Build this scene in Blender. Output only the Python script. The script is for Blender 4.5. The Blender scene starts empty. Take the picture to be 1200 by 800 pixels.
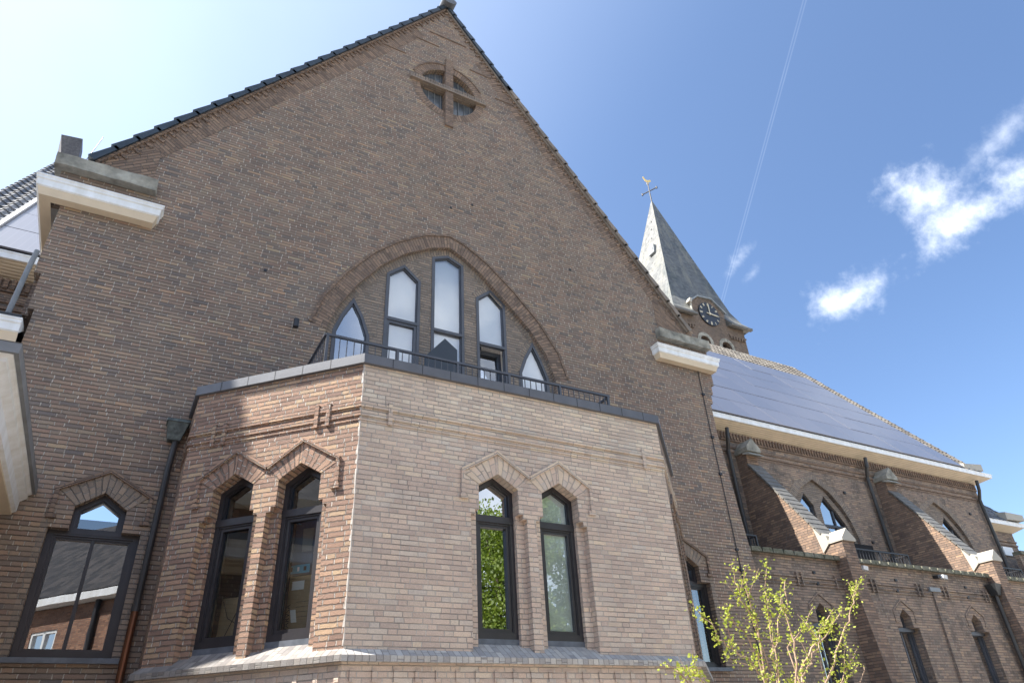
import bpy, bmesh, math, random
from mathutils import Vector, Matrix
from mathutils.geometry import tessellate_polygon
random.seed(7)
sc = bpy.context.scene
col = sc.collection
R = math.radians

# ------------------------------------------------------------ camera
cam_d = bpy.data.cameras.new('camera'); cam = bpy.data.objects.new('camera', cam_d); col.objects.link(cam)
cam_d.sensor_width = 36; cam_d.lens = 24.0; cam_d.clip_end = 5000; cam_d.clip_start = 0.05
pit, rol, yaw = 0.5511227, -0.0552123, 3.66747653 - math.pi
fwd = Vector((math.sin(yaw)*math.cos(pit), math.cos(yaw)*math.cos(pit), math.sin(pit)))
r0 = Vector((math.cos(yaw), -math.sin(yaw), 0)); u0 = r0.cross(fwd)
rt = math.cos(rol)*r0 + math.sin(rol)*u0; up = -math.sin(rol)*r0 + math.cos(rol)*u0
m = Matrix((rt, up, -fwd)).transposed().to_4x4(); m.translation = Vector((0, 0, 1.6))
cam.matrix_world = m
sc.camera = cam

# ------------------------------------------------------------ light, sky, exposure
SUN_EL, SUN_A = R(52), R(18)
S = Vector((-math.cos(SUN_EL)*math.cos(SUN_A), math.cos(SUN_EL)*math.sin(SUN_A), math.sin(SUN_EL)))
sd = bpy.data.lights.new('sun', 'SUN'); sd.energy = 5.0; sd.angle = R(0.53); sd.color = (1, .95, .87)
so = bpy.data.objects.new('sun', sd); col.objects.link(so)
so.rotation_mode = 'QUATERNION'; so.rotation_quaternion = S.to_track_quat('Z', 'Y')
sc.view_settings.view_transform = 'Standard'; sc.view_settings.look = 'None'
sc.view_settings.exposure = 1.5; sc.view_settings.gamma = 1; sc.view_settings.use_curve_mapping = False

class NT:
    """small node-tree helper"""
    def __init__(s, tree): s.t = tree; s.n = tree.nodes; s.l = tree.links
    def new(s, typ, **kw):
        n = s.n.new(typ)
        for k, v in kw.items(): setattr(n, k, v)
        return n
    def put(s, sock, v):
        if v is None: return
        if hasattr(v, 'links') or isinstance(v, bpy.types.NodeSocket): s.l.new(v, sock)
        else: sock.default_value = v
    def math(s, op, a, b=None, c=None, clamp=False):
        n = s.new('ShaderNodeMath', operation=op, use_clamp=clamp)
        s.put(n.inputs[0], a); s.put(n.inputs[1], b)
        if c is not None: s.put(n.inputs[2], c)
        return n.outputs[0]
    def vmath(s, op, a, b=None):
        n = s.new('ShaderNodeVectorMath', operation=op)
        s.put(n.inputs[0], a); s.put(n.inputs[1], b)
        return n.outputs['Value'] if op in ('DOT_PRODUCT', 'LENGTH') else n.outputs[0]
    def mix(s, f, a, b, blend='MIX'):
        n = s.new('ShaderNodeMix', data_type='RGBA', blend_type=blend)
        s.put(n.inputs[0], f); s.put(n.inputs[6], a); s.put(n.inputs[7], b)
        return n.outputs[2]
    def step(s, v, lo, hi):
        n = s.new('ShaderNodeMapRange', interpolation_type='SMOOTHSTEP')
        s.put(n.inputs[0], v); n.inputs[1].default_value = lo; n.inputs[2].default_value = hi
        return n.outputs[0]
    def noise(s, vec, scale, detail=3, rough=.55):
        n = s.new('ShaderNodeTexNoise'); s.put(n.inputs['Vector'], vec)
        n.inputs['Scale'].default_value = scale; n.inputs['Detail'].default_value = detail
        n.inputs['Roughness'].default_value = rough
        return n.outputs[0]
    def white(s, vec):
        n = s.new('ShaderNodeTexWhiteNoise', noise_dimensions='3D'); s.put(n.inputs['Vector'], vec)
        return n.outputs['Value']
    def ramp(s, f, stops, interp='LINEAR'):
        n = s.new('ShaderNodeValToRGB'); s.put(n.inputs[0], f); cr = n.color_ramp; cr.interpolation = interp
        while len(cr.elements) < len(stops): cr.elements.new(.5)
        for e, (p, c) in zip(cr.elements, stops): e.position = p; e.color = (*c, 1)
        return n.outputs[0]
    def comb(s, x, y, z=0.0):
        n = s.new('ShaderNodeCombineXYZ'); s.put(n.inputs[0], x); s.put(n.inputs[1], y); s.put(n.inputs[2], z)
        return n.outputs[0]

world = bpy.data.worlds.new('World'); sc.world = world; world.use_nodes = True
w = NT(world.node_tree); w.n.clear()
sky = w.new('ShaderNodeTexSky', sky_type='NISHITA'); sky.sun_disc = False
sky.sun_elevation = SUN_EL; sky.sun_rotation = math.atan2(S.x, S.y)
sky.air_density = 1.0; sky.dust_density = .8; sky.ozone_density = 2.2
tc = w.new('ShaderNodeTexCoord').outputs['Generated']
d = w.vmath('NORMALIZE', tc)
def cloud(center, ra, rb, tilt, seed, soft=.9, dens=1.0, sc_=9):
    c = Vector(center).normalized(); e1 = c.cross(Vector((0, 0, 1))).normalized(); e2 = e1.cross(c)
    a1 = e1*math.cos(tilt) + e2*math.sin(tilt); a2 = -e1*math.sin(tilt) + e2*math.cos(tilt)
    x = w.math('DIVIDE', w.vmath('DOT_PRODUCT', d, tuple(a1)), ra)
    y = w.math('DIVIDE', w.vmath('DOT_PRODUCT', d, tuple(a2)), rb)
    rr = w.math('SQRT', w.math('ADD', w.math('MULTIPLY', x, x), w.math('MULTIPLY', y, y)))
    front = w.math('GREATER_THAN', w.vmath('DOT_PRODUCT', d, tuple(c)), .5)
    off = w.vmath('ADD', d, (seed, seed*.7, -seed))
    n = w.noise(off, sc_, 8, .58)
    n2 = w.noise(w.vmath('ADD', off, (4.0, 1.0, 2.0)), sc_*4.5, 6, .62)
    v = w.math('ADD', w.math('SUBTRACT', 1.0, rr), w.math('ADD', w.math('MULTIPLY', w.math('SUBTRACT', n, .46), 2.7), w.math('MULTIPLY', w.math('SUBTRACT', n2, .5), 1.0)))
    return w.math('MULTIPLY', w.math('MULTIPLY', w.step(v, .05, soft*1.5), front), dens)
cl = [cloud((.764, .292, .573), .070, .040, R(-55), 1.3, 1.4, 1.0, 16),
      cloud((.800, .270, .534), .090, .038, R(10), 4.1, 1.4, 1.0, 16),
      cloud((.784, .196, .589), .055, .018, R(25), 2.2, 2.0, .8, 18),
      cloud((.757, .423, .498), .072, .036, R(12), 6.7, 1.4, 1.0, 16),
      cloud((.653, .495, .573), .036, .012, R(38), 8.4, 2.0, .6, 26),
      cloud((.672, .490, .556), .022, .009, R(38), 9.1, 2.0, .5, 26)]
msk = cl[0]
for c_ in cl[1:]: msk = w.math('MAXIMUM', msk, c_)
# a wide bank of thin cloud over the south half of the sky (seen only mirrored in the glass)
sep = w.new('ShaderNodeSeparateXYZ'); w.l.new(d, sep.inputs[0])
south = w.step(w.math('MULTIPLY', sep.outputs[1], -1.0), .1, .5)
bank = w.math('MULTIPLY', south, w.step(w.noise(w.vmath('ADD', d, (3.1, .4, 8)), 3.4, 6, .55), .36, .60))
bank = w.math('MULTIPLY', bank, w.math('MULTIPLY', w.step(sep.outputs[0], .16, .30), w.math('SUBTRACT', 1.0, w.step(sep.outputs[0], .5, .66))))
msk = w.math('MAXIMUM', msk, w.math('MULTIPLY', bank, .95))
# contrail: two thin parallel lines on a great circle
p0, p1 = Vector((.582, .244, .776)), Vector((.653, .526, .545))
nn = p0.cross(p1).normalized()
dist = w.vmath('DOT_PRODUCT', d, tuple(nn))
two = w.math('ABSOLUTE', w.math('SUBTRACT', w.math('ABSOLUTE', dist), .0016))
line = w.math('SUBTRACT', 1.0, w.step(two, .0002, .0013))
line = w.math('MULTIPLY', line, w.step(w.vmath('DOT_PRODUCT', d, (.6, .35, .7)), .9, .97))
line = w.math('MULTIPLY', w.math('MULTIPLY', line, .032), w.math('ADD', .35, w.noise(d, 30, 3)))
# near-sun haze is given by the sky model; a faint high veil adds to it
veil = w.step(w.vmath('DOT_PRODUCT', d, tuple(S)), .35, 1.05)
veil = w.math('MULTIPLY', veil, w.math('ADD', .5, w.math('MULTIPLY', w.noise(d, 2.2, 4), .6)))
sund = w.vmath('DOT_PRODUCT', d, tuple(S))
pol = w.math('MULTIPLY', w.math('SUBTRACT', 1.0, w.step(sund, -.1, .62)), w.step(sep.outputs[1], -.15, .15))
skyc = w.mix(pol, sky.outputs[0], w.mix(1.0, sky.outputs[0], (.72, .77, .84, 1), 'MULTIPLY'))
c1 = w.mix(w.math('MULTIPLY', veil, .5), skyc, (5.6, 6.3, 7.3, 1))
c2 = w.mix(line, c1, (10.5, 11, 11.5, 1))
c3 = w.mix(msk, c2, (6.6, 6.9, 7.4, 1))
bg = w.new('ShaderNodeBackground'); w.l.new(c3, bg.inputs[0]); bg.inputs[1].default_value = .105
wo = w.new('ShaderNodeOutputWorld'); w.l.new(bg.outputs[0], wo.inputs[0])

# ------------------------------------------------------------ materials
def new_mat(name):
    mt = bpy.data.materials.new(name); mt.use_nodes = True
    t = NT(mt.node_tree); t.n.clear()
    out = t.new('ShaderNodeOutputMaterial'); b = t.new('ShaderNodeBsdfPrincipled')
    t.l.new(b.outputs[0], out.inputs[0])
    return mt, t, b, out

def brick_mat(name, stops, bed, perp, joint=.0055, pj=1.0, rough=.88, seed=0.0, bump=1.0, bd=.013, stain=None, stain_amt=0.0,
              cw=.33, cs=.22, ch=.06, jag=.0035, lift=None, weather=.3, hv=.42):
    mt, t, b, out = new_mat(name)
    uvn = t.new('ShaderNodeUVMap').outputs[0]
    pos = t.new('ShaderNodeTexCoord').outputs['Object']
    wob = t.noise(pos, 22, 3, .6); wob2 = t.noise(t.vmath('ADD', pos, (5, 7, 2)), 24, 3, .6)
    sp = t.new('ShaderNodeSeparateXYZ'); t.l.new(uvn, sp.inputs[0])
    u = t.math('ADD', sp.outputs[0], t.math('MULTIPLY', t.math('SUBTRACT', wob, .5), jag*4))
    v = t.math('ADD', sp.outputs[1], t.math('MULTIPLY', t.math('SUBTRACT', wob2, .5), jag*3))
    row = t.math('FLOOR', t.math('DIVIDE', v, ch))
    fv = t.math('SUBTRACT', v, t.math('MULTIPLY', row, ch))
    par = t.math('MULTIPLY', t.math('MODULO', t.math('ADD', row, 1000.0), 2.0), cw/2)
    off = t.math('ADD', par, t.math('ADD', t.math('MULTIPLY', t.math('FLOOR', t.math('MULTIPLY', t.white(t.comb(row, seed, 1.0)), 3.0)), cs/4), t.math('MULTIPLY', t.white(t.comb(row, seed, 5.0)), .03)))
    u2 = t.math('ADD', u, off)
    k = t.math('FLOOR', t.math('DIVIDE', u2, cw))
    fu = t.math('SUBTRACT', u2, t.math('MULTIPLY', k, cw))
    isH = t.math('GREATER_THAN', fu, cs)
    dS = t.math('MINIMUM', fu, t.math('SUBTRACT', cs, fu))
    dH = t.math('MINIMUM', t.math('SUBTRACT', fu, cs), t.math('SUBTRACT', cw, fu))
    du = t.math('ADD', t.math('MULTIPLY', isH, dH), t.math('MULTIPLY', t.math('SUBTRACT', 1.0, isH), dS))
    dv = t.math('MINIMUM', fv, t.math('SUBTRACT', ch, fv))
    idv = t.comb(t.math('ADD', t.math('MULTIPLY', k, 2.0), isH), row, seed)
    h1 = t.white(idv); h2 = t.white(t.vmath('ADD', idv, (11.3, 5.7, 2.0)))
    colr = t.ramp(h1, stops)
    fine = t.noise(pos, 95, 4, .65)
    colr = t.mix(1.0, colr, t.ramp(fine, [(.25, (.78, .78, .78)), (.75, (1.18, 1.17, 1.15))]), 'MULTIPLY')
    big = t.noise(pos, .9, 5, .6)
    colr = t.mix(weather, colr, t.mix(1.0, colr, t.ramp(big, [(.3, (.66, .64, .64)), (.7, (1.3, 1.27, 1.22))]), 'MULTIPLY'))
    if stain:
        sm = t.step(t.math('ADD', t.noise(t.vmath('MULTIPLY', pos, (1, 1, .6)), 1.3, 6, .65), t.math('MULTIPLY', h2, .16)), .58, .72)
        colr = t.mix(t.math('MULTIPLY', sm, stain_amt), colr, (*stain, 1))
    colr = t.mix(hv, colr, t.mix(1.0, colr, t.ramp(t.white(t.vmath('ADD', idv, (3.7, 8.1, 4.0))), [(0, (.72, .75, .80)), (.5, (1.0, .99, .97)), (1, (1.30, 1.22, 1.10))]), 'MULTIPLY'))
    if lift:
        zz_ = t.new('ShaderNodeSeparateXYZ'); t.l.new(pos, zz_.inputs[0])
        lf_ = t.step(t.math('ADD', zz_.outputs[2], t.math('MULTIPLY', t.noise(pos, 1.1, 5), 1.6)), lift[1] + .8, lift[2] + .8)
        colr = t.mix(lf_, colr, t.mix(1.0, colr, (*lift[0], 1), 'MULTIPLY'))  # brick tone turns paler towards the top
    mB = t.step(dv, joint - .0022, joint + .0022); mP = t.step(du, joint*pj - .002, joint*pj + .002)
    jn = t.noise(pos, 3.1, 3)
    bedc = t.mix(1.0, (*bed, 1), t.ramp(jn, [(.3, (.6, .6, .6)), (.7, (1.3, 1.3, 1.3))]), 'MULTIPLY')  # mortar tone kept darker in the beds, shadow under each brick put into it
    perpc = t.mix(1.0, (*perp, 1), t.ramp(t.noise(pos, 5.0, 3), [(.3, (.55, .55, .55)), (.7, (1.35, 1.35, 1.35))]), 'MULTIPLY')
    c = t.mix(mP, perpc, colr)
    c = t.mix(mB, bedc, c)
    t.l.new(c, b.inputs['Base Color'])
    b.inputs['Roughness'].default_value = rough
    b.inputs['Specular IOR Level'].default_value = .25
    mk = t.math('MULTIPLY', mB, mP)
    hgt = t.math('ADD', t.math('MULTIPLY', mk, .85), t.math('MULTIPLY', h2, .6))
    hgt = t.math('ADD', hgt, t.math('MULTIPLY', fine, .45))
    bp = t.new('ShaderNodeBump'); bp.inputs['Strength'].default_value = bump; bp.inputs['Distance'].default_value = bd
    t.l.new(hgt, bp.inputs['Height']); t.l.new(bp.outputs[0], b.inputs['Normal'])
    return mt

def plain(name, c, rough=.5, metal=0.0, var=.15, vscale=4.0, bump=0.0, bscale=40, spec=.5, coords='Object', dark=None, stretch=None):
    mt, t, b, out = new_mat(name)
    pos = t.new('ShaderNodeTexCoord').outputs[coords]
    if stretch: pos = t.vmath('MULTIPLY', pos, stretch)
    n = t.noise(pos, vscale, 5, .6)
    lo = tuple(x*(1 - var) for x in c) if dark is None else dark
    hi = tuple(min(1, x*(1 + var)) for x in c)
    t.l.new(t.ramp(n, [(.32, lo), (.68, hi)]), b.inputs['Base Color'])
    b.inputs['Roughness'].default_value = rough; b.inputs['Metallic'].default_value = metal
    b.inputs['Specular IOR Level'].default_value = spec
    if bump:
        bp = t.new('ShaderNodeBump'); bp.inputs['Strength'].default_value = bump; bp.inputs['Distance'].default_value = .01
        t.l.new(t.noise(pos, bscale, 5, .6), bp.inputs['Height']); t.l.new(bp.outputs[0], b.inputs['Normal'])
    return mt

MAT = {}
MAT['brick_main'] = brick_mat('aged brown brick', [(0, (.19, .165, .155)), (.16, (.235, .188, .16)), (.34, (.285, .20, .16)), (.52, (.27, .215, .175)), (.70, (.32, .23, .18)), (.86, (.295, .24, .19)), (.95, (.38, .26, .185)), (1, (.37, .30, .215))],
    (.15, .122, .10), (.47, .42, .36), seed=1, joint=.0062, pj=.95, weather=.4, jag=.0055, stain=(.30, .245, .195), stain_amt=.35)
MAT['brick_nave'] = brick_mat('weathered brown brick', [(0, (.21, .175, .152)), (.3, (.28, .21, .17)), (.6, (.32, .24, .19)), (.85, (.34, .265, .205)), (1, (.39, .28, .205))],
    (.18, .15, .125), (.34, .30, .255), seed=4, joint=.005, stain=(.09, .08, .075), stain_amt=.55)
MAT['brick_front'] = brick_mat('pale front brick', [(0, (.50, .405, .345)), (.25, (.56, .445, .375)), (.5, (.60, .48, .40)), (.7, (.62, .51, .42)), (.88, (.59, .52, .455)), (1, (.65, .53, .41))],
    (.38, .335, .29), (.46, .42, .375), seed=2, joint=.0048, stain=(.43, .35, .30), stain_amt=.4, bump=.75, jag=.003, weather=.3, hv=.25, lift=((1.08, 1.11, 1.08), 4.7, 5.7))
MAT['brick_warm'] = brick_mat('warm red brick with light pointing', [(0, (.29, .195, .155)), (.35, (.37, .245, .19)), (.6, (.42, .28, .21)), (.85, (.46, .325, .23)), (1, (.49, .37, .255))],
    (.25, .195, .16), (.60, .54, .48), seed=3, joint=.0068, bump=1.5, jag=.007, bd=.016)
MAT['brick_band'] = brick_mat('brown header brick', [(0, (.17, .125, .10)), (.5, (.245, .175, .135)), (1, (.30, .215, .16))],
    (.12, .10, .088), (.17, .15, .135), seed=6, joint=.0045)
MAT['brick_grey'] = brick_mat('grey brown window surround brick', [(0, (.22, .18, .15)), (.5, (.27, .222, .185)), (1, (.32, .255, .205))],
    (.16, .145, .13), (.3, .28, .25), seed=8, joint=.005)
MAT['brick_buttress'] = brick_mat('buttress brick', [(0, (.18, .13, .105)), (.4, (.24, .17, .13)), (.75, (.29, .20, .15)), (1, (.34, .24, .17))],
    (.13, .11, .098), (.2, .18, .16), seed=9, joint=.005)
MAT['brick_tower'] = brick_mat('tower brick', [(0, (.14, .108, .088)), (.5, (.195, .148, .118)), (1, (.24, .18, .14))],
    (.18, .15, .125), (.22, .19, .16), seed=12, stain=(.08, .075, .07), stain_amt=.35)
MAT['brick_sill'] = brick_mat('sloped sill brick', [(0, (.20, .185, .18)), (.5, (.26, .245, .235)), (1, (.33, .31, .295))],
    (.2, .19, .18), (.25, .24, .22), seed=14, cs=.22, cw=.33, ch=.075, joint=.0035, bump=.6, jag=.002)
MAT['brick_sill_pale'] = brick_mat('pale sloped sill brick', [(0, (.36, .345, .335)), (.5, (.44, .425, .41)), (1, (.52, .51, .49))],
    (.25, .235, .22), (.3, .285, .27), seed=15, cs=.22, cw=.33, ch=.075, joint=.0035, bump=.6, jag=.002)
MAT['brick_house'] = brick_mat('orange brown brick', [(0, (.22, .12, .085)), (.5, (.30, .17, .12)), (1, (.38, .22, .15))],
    (.2, .17, .15), (.3, .27, .24), seed=17)
MAT['stone'] = plain('weathered lichen stone', (.30, .285, .24), .9, var=.35, vscale=3.5, bump=.8, bscale=18, dark=(.13, .125, .105))
MAT['stone_pale'] = plain('pale limestone', (.38, .35, .295), .85, var=.12, vscale=3, bump=.4, bscale=25, dark=(.40, .38, .33))
MAT['white'] = plain('white painted wood', (.83, .85, .87), .5, var=.05, vscale=3.5, dark=(.72, .72, .70), stretch=(1.6, 1.6, .5), bump=.15, bscale=14)
MAT['cream'] = plain('cream soffit paint', (.66, .55, .41), .6, var=.08, vscale=2.0)
MAT['frame'] = plain('dark aluminium frame', (.032, .03, .034), .38, var=.15, vscale=6, spec=.5)
MAT['frame_grey'] = plain('anthracite window frame', (.072, .076, .09), .4, var=.12, vscale=5)
MAT['coping'] = plain('slate grey coping tile', (.105, .11, .125), .42, var=.12, vscale=5, bump=.15, bscale=60)
MAT['gutter_dark'] = plain('dark zinc', (.03, .032, .034), .5, var=.3, vscale=3)
MAT['zinc'] = plain('zinc edge', (.2, .21, .22), .5, var=.2, vscale=3)
MAT['sill_metal'] = plain('blue grey sill', (.11, .125, .15), .5, var=.25, vscale=9)
MAT['copper'] = plain('brown copper pipe', (.17, .075, .04), .38, metal=.7, var=.4, vscale=5, stretch=(1, 1, .25), dark=(.05, .03, .025))
MAT['pipe'] = plain('dark patinated pipe', (.055, .052, .05), .5, metal=.2, var=.4, vscale=5, stretch=(1, 1, .25))
MAT['verdigris'] = plain('green stained lead', (.10, .125, .12), .55, metal=.1, var=.5, vscale=14, dark=(.045, .055, .058))
MAT['slate'] = plain('spire slate', (.115, .125, .13), .5, var=.3, vscale=1.1, bump=.6, bscale=9, dark=(.055, .065, .068), stretch=(1, 1, .35))
MAT['slate_step'] = plain('slate slab', (.14, .135, .125), .7, var=.2, vscale=6)
MAT['lead'] = plain('grey lead', (.22, .24, .25), .5, var=.2, vscale=3)
MAT['moss'] = plain('mossy coping tile', (.17, .16, .125), .85, var=.3, vscale=9, bump=.6, bscale=30, dark=(.07, .075, .045))
MAT['roof_brown'] = plain('dark brown roof tile', (.045, .038, .034), .8, var=.5, vscale=2.5, bump=1.0, bscale=5)
MAT['tile_blue'] = plain('dark blue glazed tile', (.03, .042, .055), .42, var=.3, vscale=5)
MAT['verge_brown'] = plain('brown weathered verge tile', (.20, .165, .135), .7, var=.3, vscale=5)
MAT['mortar'] = plain('pale mortar', (.55, .51, .46), .9, var=.3, vscale=12)
MAT['iron'] = plain('black iron', (.022, .022, .026), .5, var=.2)
MAT['gold'] = plain('gilded metal', (.75, .55, .22), .3, metal=.8, var=.1)
MAT['dial'] = plain('clock dial', (.018, .022, .03), .4, var=.1)
MAT['mark'] = plain('cream clock marks', (.62, .56, .42), .5, var=.05)
MAT['void'] = plain('dark interior', (.012, .012, .013), .95, var=.1)
MAT['plaster'] = plain('plaster reveal', (.52, .55, .52), .8, var=.05)
MAT['blind'] = plain('white interior blind', (.86, .87, .88), .8, var=.04, vscale=.8)
MAT['veil'] = plain('pale net curtain', (.72, .80, .76), .85, var=.25, vscale=1.4)
MAT['cardboard'] = plain('cardboard', (.36, .27, .16), .85, var=.12, vscale=6)
MAT['carton_navy'] = plain('dark blue printed carton', (.035, .06, .12), .5, var=.3, vscale=3)
MAT['cyan'] = plain('cyan print', (.05, .38, .60), .5, var=.05)
MAT['paper'] = plain('white paper', (.78, .80, .80), .6, var=.03)
MAT['ink'] = plain('black ink', (.02, .02, .025), .6, var=.02)
MAT['navy'] = plain('dark navy panel', (.018, .028, .042), .4, var=.1, vscale=1)
MAT['bark'] = plain('pale twig bark', (.33, .24, .17), .8, var=.3, vscale=20, dark=(.2, .12, .08))
MAT['bark_tree'] = plain('tree bark', (.12, .09, .07), .9, var=.3, vscale=8)
MAT['lamp_body'] = plain('white lamp housing', (.62, .64, .66), .4, var=.05)

def tile_mat(name, a, b_, c):
    mt, t, b, out = new_mat(name)
    uvn = t.new('ShaderNodeUVMap').outputs[0]
    sp = t.new('ShaderNodeSeparateXYZ'); t.l.new(uvn, sp.inputs[0])
    cx = t.math('FLOOR', t.math('DIVIDE', sp.outputs[0], .22)); cy = t.math('FLOOR', t.math('DIVIDE', sp.outputs[1], .33))
    h = t.white(t.comb(cx, cy, 3.0))
    pos = t.new('ShaderNodeTexCoord').outputs['Object']
    cc = t.ramp(h, [(0, a), (.5, b_), (1, c)])
    cc = t.mix(1.0, cc, t.ramp(t.noise(pos, 14, 5, .65), [(.3, (.55, .55, .55)), (.7, (1.3, 1.3, 1.3))]), 'MULTIPLY')
    fv = t.math('FRACT', t.math('DIVIDE', sp.outputs[1], .33))
    t.l.new(cc, b.inputs['Base Color']); b.inputs['Roughness'].default_value = .55
    return mt
MAT['pantile'] = tile_mat('brown grey pantile', (.07, .06, .05), (.13, .115, .095), (.19, .17, .14))
MAT['pantile_dark'] = tile_mat('dark pantile', (.06, .055, .055), (.10, .09, .085), (.15, .13, .12))
MAT['pantile_grey'] = tile_mat('grey pantile', (.08, .085, .095), (.14, .145, .155), (.2, .205, .215))

# solar glass
mt, t, b, out = new_mat('solar glass'); MAT['solar'] = mt; MAT['roof_brown'] = tile_mat('dark brown house tiles', (.012, .010, .009), (.035, .03, .027), (.06, .05, .045))
uvn = t.new('ShaderNodeUVMap').outputs[0]
sp = t.new('ShaderNodeSeparateXYZ'); t.l.new(uvn, sp.inputs[0])
fl = t.math('ABSOLUTE', t.math('SUBTRACT', t.math('FRACT', t.math('MULTIPLY', sp.outputs[0], 8.0)), .5))
ln = t.step(fl, .44, .49)
ri = t.new('ShaderNodeObjectInfo').outputs['Random']
bs_ = t.mix(1.0, t.mix(t.math('MULTIPLY', ln, .5), (.13, .13, .15, 1), (.2, .2, .22, 1)), t.ramp(ri, [(0, (.9, .91, .93)), (1, (1.12, 1.1, 1.08))]), 'MULTIPLY')
t.l.new(bs_, b.inputs['Base Color'])
t.l.new(t.math('ADD', .14, t.math('MULTIPLY', ri, .08)), b.inputs['Coat Roughness'])
b.inputs['Roughness'].default_value = .4; b.inputs['Specular IOR Level'].default_value = .6
b.inputs['Coat Weight'].default_value = .6; pass

def glass_mat(name, refl, tint=(1, 1, 1), rough=.0, wav=.0):
    mt, t, b, out = new_mat(name); t.n.remove(b)
    gl = t.new('ShaderNodeBsdfGlossy'); gl.inputs['Roughness'].default_value = rough
    gl.inputs['Color'].default_value = (.95, .97, 1, 1)
    tr = t.new('ShaderNodeBsdfTransparent'); tr.inputs[0].default_value = (*tint, 1)
    lw = t.new('ShaderNodeFresnel'); lw.inputs[0].default_value = 1.5
    f = t.math('ADD', lw.outputs[0], refl, clamp=True)
    if wav:
        bp = t.new('ShaderNodeBump'); bp.inputs['Strength'].default_value = wav; bp.inputs['Distance'].default_value = .02
        t.l.new(t.noise(t.new('ShaderNodeTexCoord').outputs['Object'], 1.7, 2), bp.inputs['Height']); t.l.new(bp.outputs[0], gl.inputs['Normal'])
    mx = t.new('ShaderNodeMixShader'); t.l.new(f, mx.inputs[0]); t.l.new(tr.outputs[0], mx.inputs[1]); t.l.new(gl.outputs[0], mx.inputs[2])
    t.l.new(mx.outputs[0], out.inputs[0])
    return mt
MAT['glass'] = glass_mat('window glass', .22, (.8, .84, .84), wav=.015)
MAT['glass_clear'] = glass_mat('clear window glass', .10, (.9, .94, .93), wav=.04)
MAT['glass_blind'] = glass_mat('glass before blinds', .20, (.94, .96, .97), wav=.05)
MAT['glass_mirror'] = glass_mat('reflective window glass', .42, (.7, .75, .78), wav=.02)
MAT['glass_mid'] = glass_mat('half reflective window glass', .20, (.7, .75, .78), wav=.02)

def leaf_mat(name, a, b_, trans=.5):
    mt, t, b, out = new_mat(name)
    g = t.new('ShaderNodeNewGeometry').outputs['Random Per Island']
    c = t.ramp(g, [(0, a), (1, b_)])
    t.l.new(c, b.inputs['Base Color']); b.inputs['Roughness'].default_value = .55
    tl = t.new('ShaderNodeBsdfTranslucent'); t.l.new(c, tl.inputs[0])
    mx = t.new('ShaderNodeMixShader'); mx.inputs[0].default_value = trans
    t.l.new(b.outputs[0], mx.inputs[1]); t.l.new(tl.outputs[0], mx.inputs[2]); t.l.new(mx.outputs[0], out.inputs[0])
    return mt
MAT['leaf_young'] = leaf_mat('young yellow green leaf', (.30, .38, .04), (.50, .52, .10))
MAT['leaf_tree'] = leaf_mat('tree leaf', (.10, .165, .015), (.24, .32, .04))
# paving
mt, t, b, out = new_mat('ground paving'); MAT['paving'] = mt
pos = t.new('ShaderNodeTexCoord').outputs['Object']
bt = t.new('ShaderNodeTexBrick'); t.l.new(pos, bt.inputs[0]); bt.inputs['Scale'].default_value = 3.0
bt.inputs['Color1'].default_value = (.36, .32, .28, 1); bt.inputs['Color2'].default_value = (.44, .395, .345, 1); bt.inputs['Mortar'].default_value = (.15, .14, .12, 1)
t.l.new(t.mix(1.0, bt.outputs[0], t.ramp(t.noise(pos, .7, 5), [(.3, (.7, .7, .7)), (.7, (1.2, 1.2, 1.2))]), 'MULTIPLY'), b.inputs['Base Color'])
b.inputs['Roughness'].default_value = .85

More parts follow.
